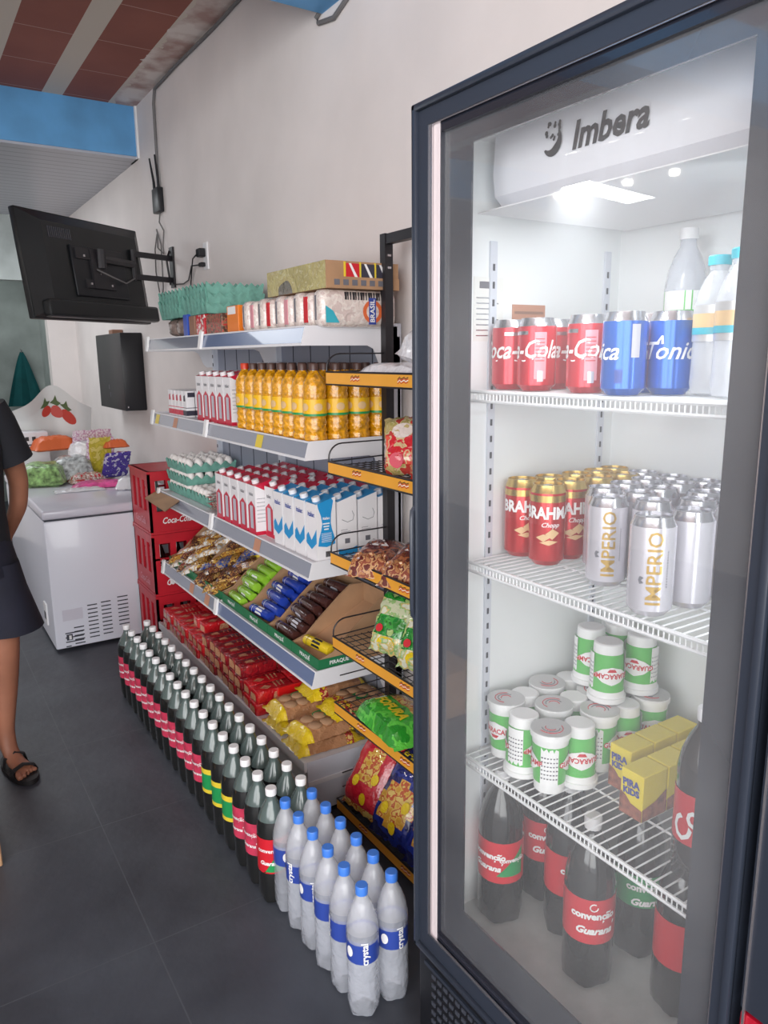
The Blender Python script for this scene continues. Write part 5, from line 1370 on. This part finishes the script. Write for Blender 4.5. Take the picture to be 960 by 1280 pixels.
def tonic(b, r, h):
    b.atext('Tonica', .036, cyl(r, R(-90), h * .52), 'ink_white', [('^', -.62, .32, .8)], .35, .0005)
    f = cyl(r, R(40), h * .6, .0005)
    for k in range(5): b.poly([f(-.007 + k * .0026, -.018), f(-.007 + k * .0026 + .0026, -.018), f(-.007 + k * .0026 + .0026, .03), f(-.007 + k * .0026, .03)], 'carton_grey')
    for k in range(6): f2 = cyl(r, R(-10) + k * .06, .028, .0005); b.poly([f2(-.0007, -.01), f2(.0007, -.01), f2(.0007, .01), f2(-.0007, .01)], 'label_blue')
def brah(b, r, h):
    b.lathe([(r + .0003, h - .03), (r + .0003, h - .018)], 'can_gold', 24, cap0=False, cap1=False)
    b.text('BRAHMA', .030, cyl(r, R(-132), h * .66), 'ink_white', 0, .0012, sx=.82)
    b.text('Chopp', .012, cyl(r, R(-126), h * .52), 'ink_white', .4, .0002)
    f = cyl(r, R(-128), h * .36, .0005)
    for dx, dz, w, hh in ((-.010, 0, .014, .007), (.006, .007, .013, .010), (0, -.009, .017, .005)): b.decal([(dx - w, dz), (dx, dz + hh), (dx + w, dz + .002), (dx, dz - hh)], f, 'label_cream')
def imp(b, r, h):
    b.text('IMPERIO', .030, cyl(r, R(-132), h * .5), 'ink_gold', 0, .0004, rot=R(90), sx=1)
    f = cyl(r, R(-132), h * .38, .0006)
    b.poly([f(-.021, -.006), f(-.015, -.004), f(-.019, -.0), f(-.015, .004), f(-.021, .006), f(-.0235, 0)], 'ink_grey')
    for k in range(14): b.poly([f(.017, -.01 + k * .004), f(.019, -.01 + k * .004), f(.019, -.008 + k * .004), f(.017, -.008 + k * .004)], 'ink_grey')
Q = .001
KC = can('cola_can', .122, 'can_red', 'can_silver', coke, 'x'); KT = can('tonic_can', .122, 'can_blue', 'can_silver', tonic, 'x')
KBr = can('beer_can', .148, 'can_brahma', 'can_gold', brah, 'x'); KI = can('beer_can', .148, 'can_white', 'can_silver', imp, 'x')
for k, (x, y, rz) in enumerate([(.945, 1.052, 10), (.940, .978, -56), (1.015, 1.01, 20), (1.01, .93, -20), (.945, .868, -60), (1.02, .86, 25)]):
    KC.at((x, y, 1.44 - Q), R(rz), f'red cola can on the top cooler shelf, {ORD[k]} from the left', 'cola cans')
for k, (x, y, rz) in enumerate([(.93, .782, -150), (.99, .745, -48), (1.02, .81, 10)]):
    KT.at((x, y, 1.44 - Q), R(rz), ('nearest blue drink can on the top cooler shelf', 'blue drink can nearest the water bottles on top cooler shelf', 'blue drink can hidden behind the two front blue cans')[k])
TOPS = [(0.943, 1.008, 0), (1.002, 0.999, 0), (0.938, 0.938, 0), (1.068, 0.996, 0), (1.0, 0.945, 0), (1.13, 0.998, 0), (1.068, 0.942, 0), (1.199, 1.003, 0), (1.134, 0.94, 0),
        (0.928, 0.795, 1), (0.992, 0.86, 1), (1.055, 0.868, 1), (1.12, 0.876, 1), (1.19, .935, 1), (.960, .735, 1), (0.870, 0.664, 1), (1.0, .795, 1), (1.06, .80, 1), (1.125, .812, 1), (1.186, .868, 1),
        (.945, .655, 1), (1.02, .70, 1), (1.085, .735, 1), (1.15, .75, 1), (1.19, .80, 1), (1.01, .63, 1), (1.09, .67, 1)]
for k, (x, y, s) in enumerate(TOPS):
    x *= 1.045; y *= 1.045
    x = min(x, 1.235)
    (KI if s else KBr).at((x, y, 1.123 - Q), R(0 if k in (2, 15, 9) else (12 if k == 0 else random.uniform(-180, 180))) if k not in (4,) else R(14), 
        (f'silvery white beer can on second cooler shelf, {ORD[k - 9]} counting back from the front' if s else f'red beer can with gold rim on second cooler shelf, {ORD[k]} from left front'), 'white beer cans' if s else 'red and gold beer cans')
def cup(inv):
    t = thing('drink_cup', 'x', 'cup'); H = .118; rb, rt = .0275, .034
    def rr(z): return rb + (rt - rb) * z / H
    prof = [(rb * .9, 0), (rb, .002), (rr(.025), .025), (rr(.028), .028), (rr(.095), .095), (rt, H - .012), (rt + .003, H - .011), (rt + .003, H - .002), (rt + .001, H)]
    ms = ['cup_white'] * 8
    F = (lambda z: H - z) if inv else (lambda z: z)
    b = MB(); b.lathe([(r, F(z)) for r, z in prof], ms, 22); b.build('cup_body', t)
    b = MB(); b.lathe([(rr(.02) + .0005, F(.02)), (rr(.052) + .0005, F(.052)), (rr(.06) + .0005, F(.06)), (rr(.094) + .0005, F(.094))], ['cup_green', 'cup_green', 'cup_green'], 22, cap0=False, cap1=False)
    for a0 in (-132, 48):
        f = cyl(.0325 , R(a0), F(.06), .0009)
        b.decal([(-.036, 0), (-.018, -.013), (0, -.019), (.018, -.013), (.036, 0), (.018, .013), (0, .018), (-.018, .013)], f, 'ink_white')
        g = cyl(.0325, R(a0), F(.06), .0016)
        b.text('GUARACAMP', .0140, g, 'ink_red' , 0, .0004, rot=(PI if inv else 0), sx=.85)
        b.decal([(-.009, -.008 if not inv else .008), (.009, -.008 if not inv else .008), (.005, -.014 if not inv else .014), (-.005, -.014 if not inv else .014)], g, 'ink_red')
    for a0 in (138, -42):
        for k in range(6):
            f = cyl(.0318, R(a0 - 28 + 9.4 * k), F(.057), .0010 if True else 0); w_ = .0028
            b.poly([f(-w_, -.037), f(w_, -.037), f(w_, .037), f(-w_, .037)], 'cup_white')
            for q in range(6): 
                f = cyl(.0318, R(a0 - 28 + 9.4 * k), F(.057), .0014); b.poly([f(-.0016, -.024 + q * .008), f(.0016, -.024 + q * .008), f(.0016, -.0215 + q * .008), f(-.0016, -.0215 + q * .008)], 'can_silver')
    b.build('wrap_label', t)
    if not inv:
        b = MB(); b.lathe([(rt + .0025, H), (rt + .0025, H + .001), (rt * .82, H + .0004)], 'cup_foil', 22); 
        for k in range(3): b.tube([((.010 + .006 * k) * math.cos(a), (.010 + .006 * k) * math.sin(a), H + .0006) for a in [R(20 + 30 * k + 25 * j) for j in range(8)]], .0009, 'ink_red' if k != 1 else 'ink_grey', 4)
        b.build('foil_lid', t)
    return Kind(t)
CU, CI = cup(False), cup(True)
lst = [(.94, 1.035, 0), (.925, .968, 1), (.925, .898, 0), (.985, .885, 1), (1.0, .965, 0), (.99, 1.035, 1), (1.06, 1.045, 0), (1.058, .968, 1), (1.055, .90, 0), (1.12, 1.04, 1), (1.115, .965, 0), (1.118, .893, 1), (1.185, 1.03, 0), (1.18, .96, 1), (1.19, .89, 0)]
for k, (x, y, i) in enumerate(lst):
    (CI if i else CU).at((x, y, .722 - Q), R({0: -38, 2: 90, 3: 6}.get(k, rd.uniform(0, 360))), f'{"upturned " if i else ""}white and green juice cup on third cooler shelf, {ORD[k]} from front left', 'juice cups in the lower layer')
for k, (x, y) in enumerate([(1.135, 1.0), (1.10, .925), (1.20, .985), (1.185, .915)]):
    CI.at((x, y, .722 + .119), R(8 if k < 2 else 150), ('upper upturned green juice cup at the back left of the cup pile', 'upper upturned green juice cup nearest the door', 'upper upturned cup at the back showing its pale side', 'upper upturned cup nearest the yellow boxes')[k])
# yellow kids boxes
b0 = thing('juice_box', 'x', 'juice box')
b = MB(); b.rbox(-.031, .031, -.0235, .0235, 0, .084, 'kids_yellow', .0015, 1); b.build('box_body', b0)
b = MB(); e = .0006
b.poly([(-.031 - e, -.0235, .001), (-.031 - e, .0235, .001), (-.031 - e, .0235, .042), (-.031 - e, .01, .036), (-.031 - e, 0, .026), (-.031 - e, -.0235, .022)], 'kids_brown')
b.poly([(-.031, -.0235 - e, .001), (.031, -.0235 - e, .001), (.031, -.0235 - e, .045), (.0, -.0235 - e, .03), (-.031, -.0235 - e, .024)], 'kids_brown')
b.text('PIRA', .017, lambda u, v: (-.031 - 2 * e, -u + .001, .062 + v), 'kids_blue', 0, .0009, rot=R(4)); b.text('KIDS', .016, lambda u, v: (-.031 - 2 * e, -u, .047 + v), 'kids_blue', 0, .0009, rot=R(4))
b.build('print', b0, smooth=0); KY = Kind(b0)
for c, (y, x) in enumerate(((.755, 1.006), (.822, 1.055))):
    for k in range(4 if c == 0 else 3):
        KY.at((min(x + k * .0655, 1.24), y, .722 - Q), 0, f'yellow juice box on third cooler shelf, {ORD[k]} from the door, {("right", "left")[c]} file', 'yellow juice boxes')
# cola bottle behind frame
def pet(name, lab, x, y, z, h, r, liq, labm, capm, text=None, tcol='ink_white', rz=0, lz=(.35, .55)):
    t = thing(name, lab, 'bottle', (x, y, z), R(rz))
    k = h / .33; q = r / .046
    prof = [(.030 * q, 0), (.041 * q, .006 * k), (.046 * q, .03 * k), (.046 * q, .10 * k), (.0445 * q, .14 * k), (.046 * q, .19 * k), (.046 * q, .22 * k), (.040 * q, .25 * k), (.030 * q, .277 * k), (.018 * q, .298 * k), (.0135, .308 * k), (.0135, .318 * k)]
    MB().lathe(prof, liq, 20, mod=petal).build('bottle_body', t)
    MB().lathe([(.0155, .312 * k), (.0158, .332 * k), (.0145, .335 * k)], capm, 14).build('cap', t)
    b = MB(); rr = .0463 * q + .0003
    b.lathe([(rr, lz[0] * h), (rr, lz[1] * h)], labm, 20, cap0=False, cap1=False)
    if text: text(b, rr, h)
    b.build('wrap_label', t); return t
def conv(b, r, h, green=False):
    zc = h * .45
    b.atext('convencao', .019, cyl(r, R(-132), zc + .012, .001), 'ink_white', [('~', 1.45, .38, .8), (',', .93, -.33, .7)], 0, .0009)
    b.atext('Guarana', .020, cyl(r, R(-130), zc - .018, .001), 'ink_white', [("'", 1.72, .40, .9)], .35, .0009)
    f = cyl(r, R(-132), zc + .03, .001)
    b.tube([f(.007 * math.cos(a), .007 * math.sin(a)) for a in [R(60 + 30 * j) for j in range(11)]], .0012, 'ink_white', 4)
def conv_g(b, r, h):
    n = 10; q = r + .0005
    for k in range(n):
        a0, a1 = R(-142 + k * 7), R(-142 + (k + 1) * 7); z0 = h * .35 + .003
        h0, h1 = z0 + .062 * k / n, z0 + .062 * (k + 1) / n
        b.poly([(q * math.cos(a0), q * math.sin(a0), z0), (q * math.cos(a1), q * math.sin(a1), z0), (q * math.cos(a1), q * math.sin(a1), h1), (q * math.cos(a0), q * math.sin(a0), h0)], 'label_green')
    b.atext('convencao', .017, cyl(r, R(-165), h * .49, .001), 'ink_white', [('~', 1.45, .38, .8), (',', .93, -.33, .7)], 0, .0008); b.atext('Guarana', .018, cyl(r, R(-170), h * .41, .001), 'ink_white', [("'", 1.72, .40, .9)], .35, .0007)
    b.atext('convencao', .013, cyl(r, R(-100), h * .47, .001), 'ink_white', [('~', 1.45, .38, .8), (',', .93, -.33, .7)], 0, .0005)
LZ = (.31, .585)
B_ = .3595
BH = .325
pet('soda_bottle', 'dark soda bottle with red and green label at front left of the cooler floor', .935, 1.035, B_, BH, .046, 'soda_dark', 'label_red', 'cap_white', conv_g, lz=LZ)
pet('soda_bottle', 'dark soda bottle with red label behind the red and green one on cooler floor', 1.055, 1.035, B_, BH, .046, 'soda_dark', 'label_red', 'cap_white', conv, rz=8, lz=LZ)
pet('soda_bottle', 'dark soda bottle with red label between the green-labelled and nearest bottle on cooler floor', 1.02, .93, B_, BH, .046, 'soda_dark', 'label_red', 'cap_white', conv, rz=28, lz=LZ)
pet('soda_bottle', 'nearest dark soda bottle with red label standing at the middle of cooler floor', .965, .825, B_, BH, .046, 'soda_dark', 'label_red', 'cap_white', conv, rz=4, lz=LZ)
pet('soda_bottle', 'dark soda bottle with green label standing behind the nearest bottle on cooler floor', 1.10, .82, B_, BH, .046, 'soda_dark', 'label_green', 'cap_white', conv, rz=10, lz=(.36, .56))
pet('soda_bottle', 'dark soda bottle with red label at the right end of cooler floor', 1.05, .69, B_, BH, .046, 'soda_dark', 'label_red', 'cap_white', conv, rz=60, lz=LZ)
pet('cola_bottle', 'dark cola bottle with red label beside the yellow juice boxes on third cooler shelf', .94, .602, .721, .27, .038, 'cola_dark', 'label_red', 'cap_white',
    lambda b, r, h: b.text('Coca', .045, cyl(r, R(-165), h * .42, .001), 'ink_white', .35, .001, rot=R(60)), lz=(.25, .55))
for k, (x, y) in enumerate([(1.0, .68), (.955, .615)]):
    pet('water_bottle', ('small ribbed water bottle with turquoise cap beside the blue cans', 'small ribbed water bottle half hidden by the right door frame')[k], x, y, 1.439, .192, .030, 'water_body', 'water_drop' if k > 5 else 'cup_foil', 'cap_teal',
        lambda b, r, h: ([b.lathe([(r + .0006, h * .50), (r + .0006, h * .60)], 'label_cream', 16, cap0=False, cap1=False), b.lathe([(r + .0008, h * .45), (r + .0008, h * .5)], 'cap_teal', 16, cap0=False, cap1=False)]), lz=(.40, .66))
pet('soft_drink_bottle', 'pale bottle with white and green label at the back of top cooler shelf', 1.20, .88, 1.439, .27, .036, 'water_fill', 'cup_green', 'cap_white', lambda b, r, h: b.lathe([(r + .0005, h * .5), (r + .0005, h * .62)], 'cup_white', 16, cap0=False, cap1=False), lz=(.36, .62))
# bread bags stuck low right behind boxes


# ------------------------------------------------------------------ camera and light
cam = bpy.data.cameras.new('camera'); co = bpy.data.objects.new('camera', cam); C.objects.link(co)
cam.sensor_fit = 'VERTICAL'; cam.sensor_height = 24; cam.lens = 942 / 1280 * 24; cam.clip_start = .05
f_ = 942.0
Yc = Vector((-615, -188, f_)).normalized(); D_ = Vector((50, 4560, f_)); D_ = (D_ - Yc * D_.dot(Yc)).normalized(); Xc = D_.cross(Yc)
if Xc.x < 0: Xc = -Xc
Zc = -D_
M_ = Matrix(((Xc.x, -Xc.y, -Xc.z, 0), (Yc.x, -Yc.y, -Yc.z, 0), (Zc.x, -Zc.y, -Zc.z, 1.5), (0, 0, 0, 1)))
co.matrix_world = M_
bpy.context.scene.camera = co
def area(name, loc, tgt, sx, sy, power, colr=(1, 1, 1)):
    l = bpy.data.lights.new(name, 'AREA'); l.shape = 'RECTANGLE'; l.size = sx; l.size_y = sy; l.energy = power; l.color = colr
    o = bpy.data.objects.new(name, l); C.objects.link(o); o.location = loc
    o.rotation_euler = (Vector(tgt) - Vector(loc)).to_track_quat('-Z', 'Y').to_euler(); return o
area('shopfront_daylight', (-1.2, -2.3, 1.7), (.6, 3, 1.2), 3.4, 2.4, 135, (1, .985, .96))
area('side_daylight', (-2.9, .35, 1.7), (1.3, 2.2, 1.1), 3.2, 2.0, 100, (.95, .97, 1))
area('back_lamp', (.0, 6.0, 2.6), (.3, 6.0, 0), 1.2, 1.2, 26, (.93, .97, 1))
area('far_room_fill', (.2, 8.1, 2.5), (.6, 8.1, 0), 1.0, .8, 9, (.95, 1, .98))  # added fill without a fitting, brightens the dark room beyond the back doorway
area('cooler_lamp', (.93, .785, 1.735), (1.02, .785, .3), .05, .5, 2.4, (.95, .98, 1))
area('cooler_side_lamp', (.885, .50, 1.1), (1.15, .95, 1.0), .02, 1.2, .8, (.95, .98, 1))
w = bpy.data.worlds.new('world'); bpy.context.scene.world = w; w.use_nodes = True
bg = w.node_tree.nodes['Background']; bg.inputs[0].default_value = (.86, .92, 1, 1); bg.inputs[1].default_value = 1.15
sc = bpy.context.scene
sc.view_settings.view_transform = 'Standard'; sc.view_settings.look = 'None'; sc.view_settings.exposure = 0.16; sc.view_settings.gamma = 1
sc.cycles.transparent_max_bounces = 24; sc.cycles.max_bounces = 6
bpy.context.view_layer.update()
